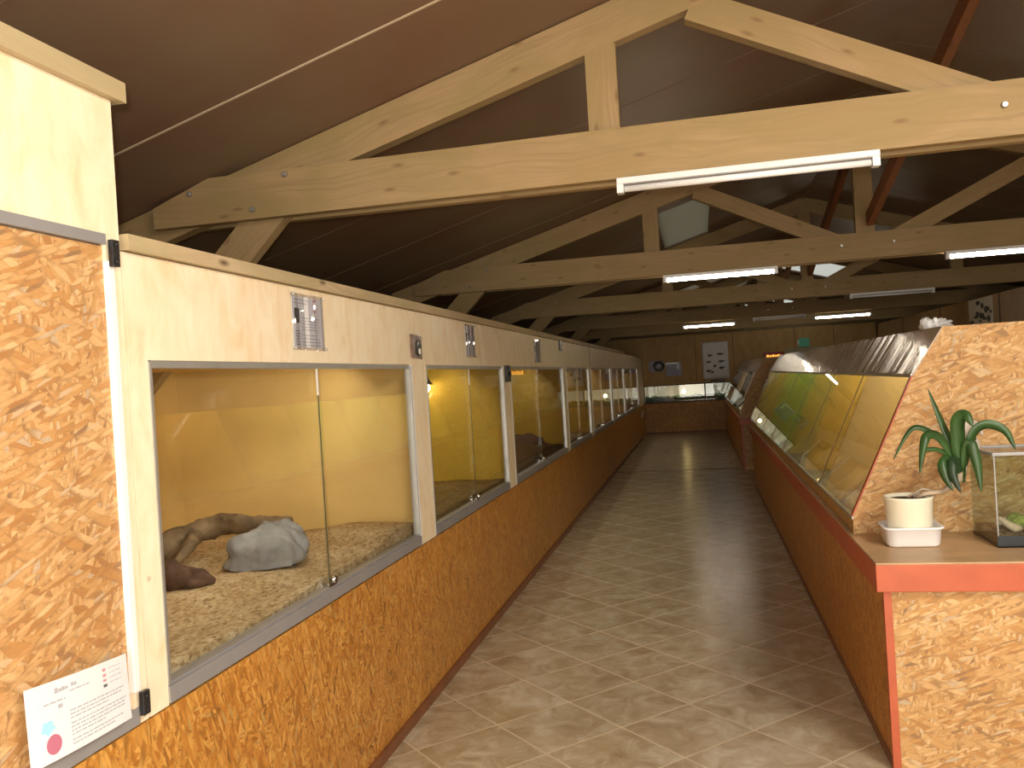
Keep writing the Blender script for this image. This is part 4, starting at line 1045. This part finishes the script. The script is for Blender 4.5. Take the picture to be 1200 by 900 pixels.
# ------------------------------------------------------------------ right terrarium row (mostly behind the island)
RX = 4.18
for i, (ya, yb) in enumerate(((-1.0, 3.2), (3.2, 6.6), (6.6, 9.9), (9.9, 13.2), (13.2, 16.2), (16.2, 19.0), (19.0, 21.55))):
    t = thing('terrarium_cabinet', (RX, (ya+yb)/2, 0), ['right row cabinet beside the camera', 'right row cabinet level with the potted plant', 'right row cabinet just beyond the nearest of the vitrine', 'right row cabinet with the bright brown upper board', 'right row cabinet with the black and white poster', 'right row cabinet behind the far lamps', 'last right row cabinet at the back wall'][i], 'terrarium', 'cabinets along the right wall')
    e = .003
    B(RX, RX+.018, ya, yb-e, 0, .765).build('base_panel', 'osb_grazing_tone', t)
    m = MB(); m.box(RX, RX+.02, ya, ya+.12, .77, 2.37); m.box(RX, RX+.02, yb-.12, yb-e, .77, 2.37); m.box(RX, RX+.02, ya+.12, yb-.12, 1.66, 2.37); m.build('front_frame', 'plywood_tan', t)
    m = MB(); m.box(RX, RX+.04, ya+.12, yb-.12, .77, .815); m.build('sill_rail', 'grey_channel', t)
    m = MB(); m.box(RX+.025, RX+.03, ya+.122, yb-.122, .816, 1.65); m.build('glass_pane', 'glass', t)
    m = MB(); m.box(RX+.05, RX+1.3, ya+.01, yb-.012, .78, .80); m.box(RX+.022, RX+1.3, ya+.01, yb-.012, 1.69, 1.71); m.box(RX+1.28, RX+1.3, ya+.01, yb-.012, .801, 1.689); m.box(RX+.022, RX+1.279, ya+.01, ya+.03, .801, 1.689); m.box(RX+.022, RX+1.279, yb-.032, yb-.012, .801, 1.689); m.build('inner_walls', 'ochre_paint', t)
    m = MB(); m.box(RX-.006, RX-.0005, yb-.05, yb-.012, 1.0, 2.37) ; m.build('joint_strip', 'dark_wood', t)
t = thing('poster', (RX-.004, 13.9, 2.0), 'black and white blotchy poster on the upper right boards', 'poster')
m = MB(); m.box(RX-.004, RX-.0002, 13.45, 14.55, 1.95, 2.36); m.build('sheet', 'cream_edge', t)
m = MB()
for k_ in range(14):
    m.ball((RX-.0065, 13.5+random.random()*.95, 2.0+random.random()*.31), (.0025, .05+.08*random.random(), .02+.035*random.random()), 12, 8)
m.build('blotches', 'photo_black', t)

# ------------------------------------------------------------------ camera, flash, sky
cam = bpy.data.cameras.new('camera'); co = bpy.data.objects.new('camera', cam); col.objects.link(co)
F, yaw, pitch, roll = 996.02, .216804, -.003686, -.060903
cy_, sy_ = math.cos(yaw), math.sin(yaw)
fwd = Vector((-sy_*math.cos(pitch), cy_*math.cos(pitch), math.sin(pitch))); right = Vector((cy_, sy_, 0)); up = right.cross(fwd)
r_ = right*math.cos(roll)+up*math.sin(roll); u_ = -right*math.sin(roll)+up*math.cos(roll)
M = Matrix((r_, u_, -fwd)).transposed().to_4x4(); M.translation = Vector((0, 0, 1.55)); co.matrix_world = M
cam.sensor_width = 36; cam.sensor_fit = 'HORIZONTAL'; cam.lens = 36*F/1200; cam.clip_start = .02; cam.clip_end = 200
sc.camera = co
# the flash of the compact camera: a small real light beside the lens
fl = bpy.data.lights.new('camera_flash', 'POINT'); fl.energy = 135; fl.shadow_soft_size = .02; fl.color = (1.0, .95, .86)
fo = bpy.data.objects.new('camera_flash', fl); fo.location = Vector((0, 0, 1.55)) + u_*.055 - r_*.03; col.objects.link(fo)

w = bpy.data.worlds.new('World'); sc.world = w; w.use_nodes = True
bg = w.node_tree.nodes['Background']; bg.inputs[0].default_value = (1.0, .97, .92, 1); bg.inputs[1].default_value = 1.15
sc.view_settings.view_transform = 'Standard'; sc.view_settings.look = 'None'; sc.view_settings.gamma = 1; sc.view_settings.use_curve_mapping = False
sc.view_settings.exposure = 0.0
sc.cycles.max_bounces = 8; sc.cycles.transparent_max_bounces = 24; sc.cycles.diffuse_bounces = 3; sc.cycles.glossy_bounces = 4
sc.cycles.sample_clamp_indirect = 4; sc.cycles.use_denoising = True
sc.cycles.caustics_reflective = False; sc.cycles.caustics_refractive = False
